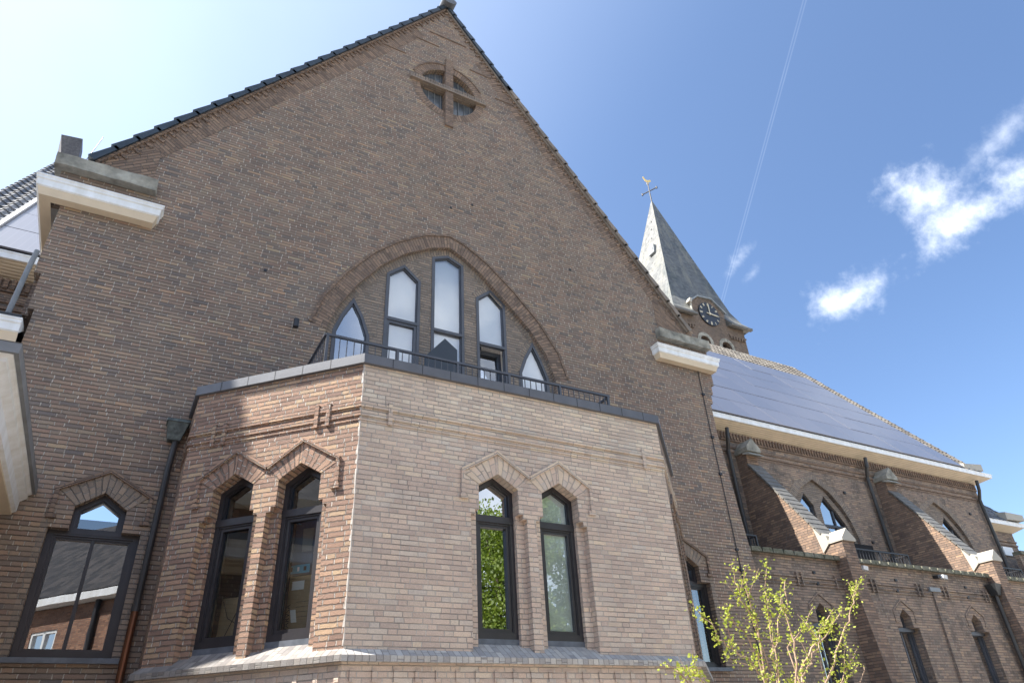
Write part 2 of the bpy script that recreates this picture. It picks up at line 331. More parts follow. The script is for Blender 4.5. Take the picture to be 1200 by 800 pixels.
# ------------------------------------------------------------ mesh helpers
class MB:
    def __init__(s): s.v = []; s.f = []; s.uv = []; s.m = []
    def auto(s, pts):
        n = Vector((0, 0, 0))
        for i in range(len(pts)): n += (pts[i]).cross(pts[(i + 1) % len(pts)])
        if n.length < 1e-12: n = Vector((0, 0, 1))
        n.normalize()
        if abs(n.z) < .3:
            tt = Vector((0, 0, 1)).cross(n).normalized(); return [(p.dot(tt), p.z) for p in pts]
        if abs(n.z) > .97: return [(p.x, p.y) for p in pts]
        tt = Vector((0, 0, 1)).cross(n).normalized(); bb = n.cross(tt)
        return [(p.dot(tt), p.dot(bb)) for p in pts]
    def face(s, pts, uv=None, mi=0):
        pts = [Vector(p) for p in pts]; i = len(s.v); s.v += pts
        s.f.append(list(range(i, i + len(pts)))); s.uv.append(uv or s.auto(pts)); s.m.append(mi)
    def build(s, name, mats, parent=None, smooth=False):
        me = bpy.data.meshes.new(name)
        me.from_pydata([tuple(p) for p in s.v], [], s.f)
        ul = me.uv_layers.new(name='UVMap'); li = 0
        for fi, f in enumerate(s.f):
            for k in range(len(f)): ul.data[li].uv = s.uv[fi][k]; li += 1
        if not isinstance(mats, (list, tuple)): mats = [mats]
        for q in mats: me.materials.append(MAT[q] if isinstance(q, str) else q)
        me.polygons.foreach_set('material_index', s.m)
        if smooth: me.polygons.foreach_set('use_smooth', [True]*len(s.f))
        bm = bmesh.new(); bm.from_mesh(me); bmesh.ops.remove_doubles(bm, verts=bm.verts, dist=1e-5)
        bm.to_mesh(me); bm.free(); me.update()
        o = bpy.data.objects.new(name, me); col.objects.link(o)
        if parent is not None: o.parent = parent
        return o
    def build_each(s, name, mat, parent):
        key = {}; par = []
        def find(i):
            while par[i] != i: i = par[i]
            return i
        ids = []
        for p in s.v:
            k = (round(p.x, 4), round(p.y, 4), round(p.z, 4))
            if k not in key: key[k] = len(par); par.append(len(par))
            ids.append(key[k])
        for f in s.f:
            r0_ = find(ids[f[0]])
            for q in f[1:]: par[find(ids[q])] = r0_
        grp = {}
        for i, f in enumerate(s.f): grp.setdefault(find(ids[f[0]]), []).append(i)
        for fs in grp.values():
            m_ = MB()
            for i in fs: m_.face([s.v[q] for q in s.f[i]], s.uv[i], s.m[i])
            m_.build(name, mat, parent)
    def box(s, a, b, mi=0):
        x0, y0, z0 = a; x1, y1, z1 = b
        P = [Vector(p) for p in ((x0, y0, z0), (x1, y0, z0), (x1, y1, z0), (x0, y1, z0), (x0, y0, z1), (x1, y0, z1), (x1, y1, z1), (x0, y1, z1))]
        for q in ((0, 3, 2, 1), (4, 5, 6, 7), (0, 1, 5, 4), (1, 2, 6, 5), (2, 3, 7, 6), (3, 0, 4, 7)): s.face([P[i] for i in q], mi=mi)
    def hull8(s, P, mi=0):
        P = [Vector(p) for p in P]
        for q in ((0, 3, 2, 1), (4, 5, 6, 7), (0, 1, 5, 4), (1, 2, 6, 5), (2, 3, 7, 6), (3, 0, 4, 7)): s.face([P[i] for i in q], mi=mi)
    def tube(s, path, rad, n=8, mi=0, cap=True):
        path = [Vector(p) for p in path]; rads = rad if isinstance(rad, (list, tuple)) else [rad]*len(path)
        rings = []
        for i, p in enumerate(path):
            tdir = (path[min(i + 1, len(path) - 1)] - path[max(i - 1, 0)]).normalized()
            a = tdir.orthogonal().normalized() if i == 0 else (a - tdir*a.dot(tdir)).normalized()
            bb = tdir.cross(a)
            rings.append([p + (a*math.cos(2*math.pi*k/n) + bb*math.sin(2*math.pi*k/n))*rads[i] for k in range(n)])
        for i in range(len(rings) - 1):
            for k in range(n):
                s.face([rings[i][k], rings[i][(k + 1) % n], rings[i + 1][(k + 1) % n], rings[i + 1][k]], mi=mi)
        if cap: s.face(rings[0][::-1], mi=mi); s.face(rings[-1], mi=mi)

class Fr:
    """flat frame on a wall: u right, v up, d outwards"""
    def __init__(s, O, U, N): s.O = Vector(O); s.U = Vector(U).normalized(); s.N = Vector(N).normalized()
    def p(s, u, v, d=0.0): return s.O + s.U*u + Vector((0, 0, v)) + s.N*d
def prism(mb, fr, outer, holes, d0, d1, mi=0, back=True, sides=True, uvf=None, side_mi=None):
    """solid slab with holes, front at offset d0, back at d1 (d0 > d1)"""
    loops = [[Vector((x, y, 0)) for x, y in L] for L in [outer] + list(holes)]
    flat = [q for L in loops for q in L]
    for tri in tessellate_polygon(loops):
        a, b_, c = [flat[i] for i in tri]
        if (b_ - a).cross(c - a).z < 0: b_, c = c, b_
        uv = [uvf(q.x, q.y) for q in (a, b_, c)] if uvf else None
        mb.face([fr.p(q.x, q.y, d0) for q in (a, b_, c)], uv, mi)
        if back: mb.face([fr.p(q.x, q.y, d1) for q in (a, c, b_)], mi=mi)
    if not sides: return
    for li, L in enumerate(loops):
        A = sum(L[i].x*L[(i + 1) % len(L)].y - L[(i + 1) % len(L)].x*L[i].y for i in range(len(L)))
        if (A < 0) == (li == 0): L = L[::-1]
        for i in range(len(L)):
            p, q = L[i], L[(i + 1) % len(L)]
            mb.face([fr.p(p.x, p.y, d0), fr.p(p.x, p.y, d1), fr.p(q.x, q.y, d1), fr.p(q.x, q.y, d0)], mi=mi if side_mi is None else side_mi)
def inset(poly, t):
    A = sum(poly[i][0]*poly[(i + 1) % len(poly)][1] - poly[(i + 1) % len(poly)][0]*poly[i][1] for i in range(len(poly)))
    if A < 0: poly = poly[::-1]
    n = len(poly); L = []
    for i in range(n):
        (x0, y0), (x1, y1) = poly[i], poly[(i + 1) % n]
        dx, dy = x1 - x0, y1 - y0; l = math.hypot(dx, dy); nx, ny = -dy/l, dx/l
        L.append((x0 + nx*t, y0 + ny*t, dx/l, dy/l))
    out = []
    for i in range(n):
        x0, y0, a, b = L[i - 1]; x1, y1, c, e = L[i]
        den = a*e - b*c
        if abs(den) < 1e-6: out.append((x1, y1)); continue
        k = ((x1 - x0)*e - (y1 - y0)*c)/den
        out.append((x0 + a*k, y0 + b*k))
    return out
def sweep(mb, path, prof, mi=0, segs=None, caps=True, uvswap=False):
    """sweep profile [(outward d, z)] along a 2-D path with mitres; outward = left-hand side seen walking reversed"""
    n = len(path); P = [Vector((x, y)) for x, y in path]
    nor = []
    for i in range(n - 1):
        dd = (P[i + 1] - P[i]).normalized(); nor.append(Vector((dd.y, -dd.x)))
    off = []
    for i in range(n):
        if i == 0: o = nor[0]
        elif i == n - 1: o = nor[-1]
        else:
            o = (nor[i - 1] + nor[i]); o = o/(o.dot(nor[i]))
        off.append(o)
    rows = [[Vector((P[i].x + off[i].x*dz[0], P[i].y + off[i].y*dz[0], dz[1])) for dz in prof] for i in range(n)]
    for i in range(n - 1):
        if segs is not None and i not in segs: continue
        for k in range(len(prof) - 1):
            q = [rows[i][k], rows[i][k + 1], rows[i + 1][k + 1], rows[i + 1][k]]
            uv = None
            if uvswap:
                mb_ = mb.auto(q); uv = [(b_, a_) for a_, b_ in mb_]
            mb.face(q, uv, mi)
    if caps:
        if segs is None or 0 in segs: mb.face(rows[0][::-1], mi=mi)
        if segs is None or n - 2 in segs: mb.face(rows[-1], mi=mi)

def T(o, label, cat, group=None, kind=None):
    if label: o['label'] = label
    if cat: o['category'] = cat
    if group: o['group'] = group
    if kind: o['kind'] = kind
    return o
def thing(name, label, cat, loc=(0, 0, 0), group=None):
    o = bpy.data.objects.new(name, None); col.objects.link(o); o.empty_display_size = .3
    T(o, label, cat, group); return o
def child_empty(name, parent):
    o = bpy.data.objects.new(name, None); col.objects.link(o); o.parent = parent; return o

# =============================================================== GROUND
g = MB(); g.box((-300, -300, -1), (300, 300, 0)); T(g.build('ground', 'paving'), None, None, kind='structure')

# =============================================================== CHURCH
church = thing('church', 'large brown brick church with steep front gable, bay, long side wing and solar panels', 'church')
FM = Fr((0, 10, 0), (1, 0, 0), (0, -1, 0))       # gable wall
FF = Fr((0, 7.5, 0), (1, 0, 0), (0, -1, 0))      # bay front
k7 = math.sqrt(.5)
FL = Fr((2.15, 7.5, 0), (k7, -k7, 0), (-k7, -k7, 0))   # bay left face, u = -s
FR = Fr((6.9, 7.5, 0), (k7, k7, 0), (k7, -k7, 0))      # bay right face
FN = Fr((0, 12.7, 0), (1, 0, 0), (0, -1, 0))     # clerestory
FA = Fr((0, 10.5, 0), (1, 0, 0), (0, -1, 0))     # aisle

def ring(mb, fr, poly, tw, d0, d1, mi=0):
    prism(mb, fr, poly, [inset(poly, tw)], d0, d1, mi)
def bar(mb, fr, u0, v0, u1, v1, d0, d1, mi=0):
    prism(mb, fr, [(u0, v0), (u1, v0), (u1, v1), (u0, v1)], [], d0, d1, mi)
def pane(fr, poly, d, parent, mat='glass'):
    mb = MB(); prism(mb, fr, poly, [], d, d - .012, back=False, sides=False)
    return mb.build('pane', mat, parent)
def niche(fr, poly, d0, depth, parent, wall='plaster', back='void', backpoly=None):
    """shallow interior behind a window: light reveal then a dark room"""
    mb = MB()
    A = sum(poly[i][0]*poly[(i + 1) % len(poly)][1] - poly[(i + 1) % len(poly)][0]*poly[i][1] for i in range(len(poly)))
    L = poly if A > 0 else poly[::-1]
    for i in range(len(L)):
        p, q = L[i], L[(i + 1) % len(L)]
        mb.face([fr.p(*p, d0), fr.p(*p, d0 - .16), fr.p(*q, d0 - .16), fr.p(*q, d0)], mi=0)
        mb.face([fr.p(*p, d0 - .16), fr.p(*p, d0 - depth), fr.p(*q, d0 - depth), fr.p(*q, d0 - .16)], mi=1)
    prism(mb, fr, poly, [], d0 - depth, d0 - depth - .01, mi=1, back=False, sides=False)
    return mb.build('interior', [wall, back], parent)

# ---------------------------------------------------- lancet windows of the bay
WZ0, WSP, WAP, WH = 2.82, 4.635, 4.81, .285
def lancet(cx, z0=WZ0, sp=WSP, ap=WAP, h=WH): return [(cx - h, z0), (cx + h, z0), (cx + h, sp), (cx, ap), (cx - h, sp)]
def outer_order(cx, wl=.115, wr=.115):
    h = WH
    return [(cx - h - wl, 2.60), (cx + h + wr, 2.60), (cx + h + wr, 4.25), (cx + h + wr*.5, 4.25), (cx + h + wr*.5, 4.31), (cx + h, 4.31), (cx + h, WSP), (cx, WAP),
            (cx - h, WSP), (cx - h, 4.31), (cx - h - wl*.5, 4.31), (cx - h - wl*.5, 4.25), (cx - h - wl, 4.25)]
def bay_window(fr, cx, label, interior='dark', glass=('glass', 'glass')):
    W = child_empty('window', church); W['label'] = label
    fm = MB(); P = lancet(cx)
    P2 = [(cx - WH - .02, 2.83), (cx + WH + .02, 2.83), (cx + WH + .02, WSP + .012), (cx, WAP + .02), (cx - WH - .02, WSP + .012)]
    ring(fm, fr, P2, .075, -.16, -.27)
    ring(fm, fr, inset(P2, .055), .035, -.20, -.25)
    bar(fm, fr, cx - WH, 4.215, cx + WH, 4.30, -.15, -.26)
    fm.build('frame', 'frame', W)
    cs = MB(); C = [(cx - WH + .045, 2.895), (cx + WH - .045, 2.895), (cx + WH - .045, 4.215), (cx - WH + .045, 4.215)]
    ring(cs, fr, C, .022, -.17, -.25); ring(cs, fr, inset(C, .018), .04, -.185, -.25)
    cs.build('casement', 'frame', W)
    g1 = [(cx - WH + .06, 4.28), (cx + WH - .06, 4.28), (cx + WH - .06, 4.6), (cx, 4.76), (cx - WH + .06, 4.6)]
    pane(fr, g1, -.225, W, glass[0]); pane(fr, inset(C, .04), -.228, W, glass[1])
    niche(fr, [(cx - WH - .01, 2.85), (cx + WH + .01, 2.85), (cx + WH + .01, WSP), (cx, WAP), (cx - WH - .01, WSP)], -.27, 1.4, W,
          'plaster', {'dark': 'void', 'pale': 'veil'}[interior])
    if interior == 'pale':
        cu = MB(); prism(cu, fr, inset(P2, .05), [], -.236, -.24); cu.build('net_curtain', 'veil', W)
    sl = MB(); prism(sl, Fr(fr.p(0, 0, 0), fr.U, fr.N), [(cx - WH - .01, 2.74), (cx + WH + .01, 2.74), (cx + WH + .01, 2.835), (cx - WH - .01, 2.835)], [], -.15, -.3)
    sl.build('sill', 'sill_metal', W)
    return W
def hood(fr, tops, d=.032, th=.042, drop=.34, mat='brick_band', mat2=None):
    """zigzag label mould: tops = [(u,z)] of its upper edge, ends drop vertically"""
    mb = MB()
    n = len(tops)
    def seg(a, b_, dd):
        (x0, y0), (x1, y1) = a, b_
        dx, dy = x1 - x0, y1 - y0; l = math.hypot(dx, dy); nx, ny = dy/l*th, -dx/l*th
        if dx < 0: nx, ny = -nx, -ny
        poly = [(x0, y0), (x0 + nx*.55, y0 + ny*1.25), (x1 + nx*.55, y1 + ny*1.25), (x1, y1)]
        prism(mb, fr, poly, [], dd, -.02, uvf=lambda x, y: ((x - x0)*dx/l + (y - y0)*dy/l, (x - x0)*-dy/l + (y - y0)*dx/l + .03))
    for i in range(n - 1): seg(tops[i], tops[i + 1], d + .001*(i % 2))
    for (x, y), sg in ((tops[0], 1), (tops[-1], -1)):
        prism(mb, fr, [(x, y - drop), (x + sg*.05, y - drop), (x + sg*.05, y - .02), (x, y)], [], d - .004, -.02)
        prism(mb, fr, [(x - sg*.015, y - drop - .05), (x + sg*.095, y - drop - .05), (x + sg*.095, y - drop), (x - sg*.015, y - drop)], [], d, -.02)
    return mb
def vouss(mb, fr, inner, outer, d=.004, mi=0):
    """a strip of bricks set across: inner/outer polylines with the same number of points"""
    acc = 0
    for i in range(len(inner) - 1):
        a, b_, c, e = inner[i], inner[i + 1], outer[i + 1], outer[i]
        l = math.hypot(b_[0] - a[0], b_[1] - a[1]); w1 = math.hypot(e[0] - a[0], e[1] - a[1]); w2 = math.hypot(c[0] - b_[0], c[1] - b_[1])
        K = max(1, int(l/.07))
        for j in range(K):
            f0, f1 = j/K, (j + 1)/K; L_ = lambda p, q, f: (p[0] + (q[0] - p[0])*f, p[1] + (q[1] - p[1])*f)
            mb.face([fr.p(*L_(a, b_, f0), d), fr.p(*L_(a, b_, f1), d), fr.p(*L_(e, c, f1), d), fr.p(*L_(e, c, f0), d)],
                    [(.0, acc + l*f0), (.0, acc + l*f1), (w1 + (w2 - w1)*f1, acc + l*f1), (w1 + (w2 - w1)*f0, acc + l*f0)], mi)
        acc += l
def strip_vouss(mb, fr, a, b_, off, d=.004, off2=None):
    dx, dy = b_[0] - a[0], b_[1] - a[1]; l = math.hypot(dx, dy)
    vouss(mb, fr, [a, b_], [off, off2], d)

bay = child_empty('bay', church)
BZ0, BZ1 = 2.62, 6.04
def bay_wall(fr, u0, u1, centers, mat):
    mb = MB()
    oh = [outer_order(c) for c in centers]
    prism(mb, fr, [(u0, BZ0 - .1), (u1, BZ0 - .1), (u1, BZ1), (u0, BZ1)], oh, 0, -.10)
    prism(mb, fr, [(u0, BZ0 - .1), (u1, BZ0 - .1), (u1, BZ1), (u0, BZ1)], [lancet(c, 2.70) for c in centers], -.101, -.30)
    mb.build('bay_wall', mat, bay)
    if centers:
        a, b_ = centers; hm = hood(fr, [(a - .535, 4.815), (a - .01, 5.13), ((a + b_)/2, 4.835), (b_ + .01, 5.13), (b_ + .535, 4.805)])
        vm = MB()
        for c in centers:
            lo = (c - WH, WSP + .003); ro = (c + WH, WSP + .003); ap = (c, WAP + .003)
            L_ = (c - .52, 4.77) if c == a else ((a + b_)/2, 4.79); R_ = (c + .52, 4.77) if c == b_ else ((a + b_)/2, 4.79)
            vouss(vm, fr, [lo, ap], [L_, (c, 5.07)], .004); vouss(vm, fr, [ap, ro], [(c, 5.07), R_], .004)
        hm.build('hood_mould', mat, bay); vm.build('arch_bricks', mat, bay)
CF = (4.03, 4.965); CLs = (-1.675, -.755)
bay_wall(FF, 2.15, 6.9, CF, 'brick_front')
bay_wall(FL, -2.475, 0, CLs, 'brick_warm')
bay_wall(FR, 0, 2.475, (.755, 1.675), 'brick_main')
for x in (.40, 8.65):
    mb = MB(); mb.box((x if x < 5 else x - .3, 9.24, 0), (x + .3 if x < 5 else x, 10.0, BZ1)); mb.build('bay_wall', 'brick_warm' if x < 5 else 'brick_main', bay)
bay_window(FF, CF[0], 'pointed window reflecting a green tree, left one in the pale brick front', 'dark', ('glass_mirror', 'glass_mirror'))
bay_window(FF, CF[1], 'pointed window with hazy pale glass', 'pale', ('glass_blind', 'glass_blind'))
bay_window(FL, CLs[0], 'pointed window in shade, left one of the warm brick face', 'dark', ('glass_clear', 'glass_clear'))
bay_window(FL, CLs[1], 'pointed window with cartons behind it', 'dark', ('glass_clear', 'glass_clear'))
for c in (.755, 1.675): bay_window(FR, c, 'pointed window on the far face of the bay', 'dark')
PATH = [(.40, 10.0), (.40, 9.25), (2.15, 7.5), (6.9, 7.5), (8.65, 9.25), (8.65, 10.0)]
mb = MB(); z = 2.7; rs_ = random.Random(9)
while z < 6.02:
    wd = rs_.uniform(.004, .03); mb.face([FL.p(-wd, z, .003), FL.p(0, z, .003), FL.p(0, z + .06, .003), FL.p(-wd*.8, z + .06, .003)])
    wd = rs_.uniform(.002, .012); mb.face([FF.p(2.15, z, .003), FF.p(2.15 + wd, z, .003), FF.p(2.15 + wd, z + .06, .003), FF.p(2.15, z + .06, .003)]); z += .06
mb.build('corner_mortar', 'mortar', bay)
def psweep(prof, name, mat, swap=False, par=bay, segs=None):
    mb = MB(); sweep(mb, PATH, prof, uvswap=swap, segs=segs); return mb.build(name, mat, par)
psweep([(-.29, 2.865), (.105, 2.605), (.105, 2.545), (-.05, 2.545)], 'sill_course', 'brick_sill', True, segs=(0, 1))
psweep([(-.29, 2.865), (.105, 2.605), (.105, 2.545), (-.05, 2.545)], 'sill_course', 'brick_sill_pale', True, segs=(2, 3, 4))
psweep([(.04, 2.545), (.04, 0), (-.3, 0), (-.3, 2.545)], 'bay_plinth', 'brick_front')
mb = MB()
for fr, a, b_ in ((FF, 2.15, 6.9), (FL, -2.47, 0), (FR, 0, 2.47)):
    u = a + .07
    while u < b_ - .05:
        prism(mb, fr, [(u, 2.36), (u + .05, 2.36), (u + .05, 2.475), (u, 2.475)], [], .056, .03)
        u += .235
mb.build_each('upright_brick', 'brick_front', bay)
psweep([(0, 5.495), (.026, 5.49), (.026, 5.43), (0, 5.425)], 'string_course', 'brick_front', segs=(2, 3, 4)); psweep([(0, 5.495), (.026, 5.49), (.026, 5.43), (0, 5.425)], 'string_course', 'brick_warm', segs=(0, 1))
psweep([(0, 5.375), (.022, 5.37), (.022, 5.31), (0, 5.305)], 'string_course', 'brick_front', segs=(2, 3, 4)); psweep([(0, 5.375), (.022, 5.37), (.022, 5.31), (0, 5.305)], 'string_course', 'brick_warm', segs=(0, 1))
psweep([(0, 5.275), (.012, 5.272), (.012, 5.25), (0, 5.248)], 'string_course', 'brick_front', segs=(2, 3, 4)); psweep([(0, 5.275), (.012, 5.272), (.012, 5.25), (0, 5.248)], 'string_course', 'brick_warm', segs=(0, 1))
mb = MB()
for fr, us in ((FF, (2.52, 6.52)), (FL, (-2.10, -1.94, -.60, -.44)), (FR, (.5, 1.9))):
    for u in us: prism(mb, fr, [(u - .026, 5.235), (u + .026, 5.235), (u + .026, 5.54), (u - .026, 5.54)], [], .036, -.01)
    mb.build_each('string_block', 'brick_warm' if fr is FL else 'brick_front', bay); mb = MB()
mb = MB(); sweep(mb, PATH, [(-.35, 6.20), (.05, 6.165), (.05, 6.035), (.035, 6.03), (-.02, 6.03), (-.35, 6.03)])
mb.build('coping', 'coping', bay)
mb = MB()
for fr, a, b_ in ((FF, 2.15, 6.9), (FL, -2.47, 0), (FR, 0, 2.47)):
    u = a + .36
    while u < b_ - .2:
        prism(mb, fr, [(u, 6.033), (u + .009, 6.033), (u + .009, 6.166), (u, 6.166)], [], .0525, .03); u += .41
mb.build_each('coping_joint', 'iron', bay)
mb = MB(); mb.face([(.5, 10, 6.06), (.5, 9.3, 6.06), (2.2, 7.6, 6.06), (6.85, 7.6, 6.06), (8.55, 9.3, 6.06), (8.55, 10, 6.06)][::-1]); mb.build('bay_roof', 'zinc', bay)

# ---------------------------------------------------- gable wall
APX, APZ = 4.33, 18.75
VL, VR = (-1.85, 10.2), (10.68, 10.2)
CX = 4.455
outline = [(-1.88, 0), (11.3, 0), (11.2, 4.5), (10.95, 7.6), (10.95, 8.35), (11.02, 8.35), (11.02, 8.6), (11.09, 8.6), (11.09, 8.85), (11.18, 8.85), (11.18, 9.9), (10.9, 10.2), (APX, APZ + .1),
           (-2.0, 10.1), (-2.2, 9.9), (-2.2, 9.25), (-2.05, 9.25), (-2.05, 7.9), (-1.96, 7.9), (-1.96, 7.3), (-1.88, 7.3)]
arch_in = [(-2.31, 6.15), (-2.31, 8.05), (-2.14, 8.57), (-1.81, 9.16), (-1.38, 9.74), (-.95, 10.14), (-.4, 10.48), (-.0, 10.62), (.3, 10.47), (.68, 10.20), (1.28, 9.62), (1.76, 9.12), (2.13, 8.6), (2.31, 8.05), (2.31, 6.15)]
arch_out = [(-2.57, 6.15), (-2.57, 8.11), (-2.38, 8.72), (-2.05, 9.30), (-1.55, 9.95), (-1.08, 10.38), (-.5, 10.75), (-.0, 10.90), (.4, 10.74), (.84, 10.46), (1.48, 9.88), (1.99, 9.32), (2.40, 8.68), (2.58, 8.11), (2.58, 6.15)]
arch_in = [(CX + a, b_) for a, b_ in arch_in]; arch_out = [(CX + a, b_) for a, b_ in arch_out]
def t_open(cx, zs=2.86): return [(cx - .515, zs), (cx + .515, zs), (cx + .515, 4.335), (cx + .295, 4.335), (cx + .295, 4.62), (cx, 4.825), (cx - .295, 4.62), (cx - .295, 4.335), (cx - .515, 4.335)]
TW = (-.42, 9.36)
RC, RZ, RR = 4.42, 15.42, .74
circ = lambda r, n=40, cx=RC, cz=RZ: [(cx + r*math.cos(2*math.pi*k/n), cz + r*math.sin(2*math.pi*k/n)) for k in range(n)]
mb = MB(); prism(mb, FM, outline, [arch_in, t_open(TW[0]), t_open(TW[1]), circ(RR)], 0, -.22)
prism(mb, FM, [(-1.8, 0), (10.9, 0), (10.85, 9.7), (APX, APZ - .2), (-1.8, 9.9)], [[(CX - 2.4, 6.0), (CX + 2.4, 6.0), (CX + 2.4, 8.1), (CX, 10.9), (CX - 2.4, 8.1)], t_open(TW[0]), t_open(TW[1]), circ(RR + .05)], -.23, -.45)
gable = mb.build('gable_wall', 'brick_main', church)
# arch ring + label
mb = MB(); vouss(mb, FM, arch_in[1:-1], arch_out[1:-1], .006); mb.build('arch_ring', 'brick_band', church)
mb = MB()
lab = arch_out[1:-1]
for i in range(len(lab) - 1):
    a, b_ = lab[i], lab[i + 1]; dx, dy = b_[0] - a[0], b_[1] - a[1]; l = math.hypot(dx, dy); nx, ny = -dy/l*.05, dx/l*.05
    prism(mb, FM, [a, b_, (b_[0] + nx, b_[1] + ny), (a[0] + nx, a[1] + ny)], [], .028 + .001*(i % 2), -.01)
mb.build('arch_label', 'brick_band', church)
# recessed brick infill of the arch with five windows
def lan(cx, h, z0, sp, ap): return [(cx - h, z0), (cx + h, z0), (cx + h, sp), (cx, ap), (cx - h, sp)]
aw = [('a', [(2.29, 6.2), (2.93, 6.2), (2.94, 8.14), (2.80, 8.53), (2.60, 8.88), (2.40, 8.47), (2.28, 8.12)]),
      ('b', lan(3.535, .345, 6.2, 9.64, 9.94)), ('c', lan(CX, .345, 6.2, 10.33, 10.48)), ('d', lan(5.40, .33, 6.2, 9.62, 9.9)),
      ('e', [(6.0, 6.2), (6.66, 6.2), (6.66, 8.1), (6.52, 8.47), (6.33, 8.87), (6.12, 8.47), (5.99, 8.12)])]
mb = MB(); inf = [(CX - 2.5, 6.0), (CX + 2.5, 6.0), (CX + 2.5, 8.2), (CX + 1.6, 9.7), (CX, 10.9), (CX - 1.6, 9.7), (CX - 2.5, 8.2)]
prism(mb, FM, inf, [q for _, q in aw], -.10, -.215)
mb.build('arch_infill', 'brick_grey', church)
mb = MB(); ai2 = [(CX + (x - CX)*.945, 6.2 + (z - 6.2)*.972) for x, z in arch_in]
vouss(mb, FM, ai2[1:-1], arch_in[1:-1], -.094)
for nm, q in aw:
    n = len(q); tops = q[2:]
    for i in range(len(tops) - 1):
        a, b_ = tops[i], tops[i + 1]; dx, dy = b_[0] - a[0], b_[1] - a[1]; l = math.hypot(dx, dy); nx, ny = dy/l*.1, -dx/l*.1
        o1, o2 = (a[0] + nx, a[1] + ny), (b_[0] + nx, b_[1] + ny)
        vouss(mb, FM, [b_, a], [o2, o1], -.096)
mb.build('arch_bricks', 'brick_grey', church)
labs = dict(a='small pointed window reflecting blue sky at the left of the big arch', b='tall window second from left in the big arch', c='tallest middle window of the big arch',
            d='window with its lower sash tilted open in the big arch', e='small pointed window at the right of the big arch')
for nm, q in aw:
    W = child_empty('arched_window', church); W['label'] = labs[nm]
    fm = MB(); ring(fm, FM, q, .055, -.085, -.17); ring(fm, FM, inset(q, .045), .03, -.115, -.16)
    gl = inset(q, .06); x0, x1 = min(p[0] for p in q), max(p[0] for p in q)
    if nm in 'bcd':
        zt = {'b': 8.60, 'c': 8.59, 'd': 8.53}[nm]
        bar(fm, FM, x0 + .02, zt, x1 - .02, zt + .06, -.08, -.16)
        fm.build('frame', 'frame_grey', W)
        top = [p for p in gl if p[1] > zt]; top = [(x0 + .06, zt + .05), (x1 - .06, zt + .05)] + [p for p in gl if p[1] > 8.9]
        pane(FM, top, -.14, W, 'glass_blind')
        C = [(x0 + .05, 6.25), (x1 - .05, 6.25), (x1 - .05, zt), (x0 + .05, zt)]
        if nm == 'd':
            fd = Fr(FM.p(0, 0, 0), FM.U, FM.N); tl = MB(); ring(tl, fd, C, .07, -.13, -.19); q1 = inset(C, .05); prism(tl, fd, q1, [], -.172, -.18, mi=2)
            prism(tl, fd, q1, [], -.155, -.165, mi=1)
            s_ = tl.build('sash', ['frame_grey', 'glass_blind', 'blind'], W)
            piv = Vector((0, 10.16, 6.25)); s_.matrix_world = Matrix.Translation(piv) @ Matrix.Rotation(R(-3.8), 4, 'X') @ Matrix.Translation(-piv)
        elif nm == 'b':
            cm = MB(); ring(cm, FM, C, .055, -.10, -.17); cm.build('casement', 'frame_grey', W); pane(FM, inset(C, .05), -.14, W, 'glass_blind')
        else: pane(FM, C, -.14, W, 'glass_blind')
    else:
        fm.build('frame', 'frame_grey', W); pane(FM, gl, -.14, W, 'glass_mirror' if nm == 'a' else 'glass_blind')
    bl = MB(); bq = inset(q, -.0)
    if nm == 'd':
        prism(bl, FM, [(x0, 8.56), (x1, 8.56)] + [p for p in q if p[1] > 9], [], -.20, -.21)
        vd = MB(); prism(vd, FM, q, [], -1.2, -1.25); vd.build('interior', 'void', W)
    else: prism(bl, FM, inset(q, .01), [], -.20, -.21, mi=0, back=True)
    for i in range(len(bq)):
        p, r_ = bq[i], bq[(i + 1) % len(bq)]; bl.face([FM.p(*p, -.18), FM.p(*p, -.36), FM.p(*r_, -.36), FM.p(*r_, -.18)])
    bl.build('blind', 'void' if nm == 'a' else 'blind', W)
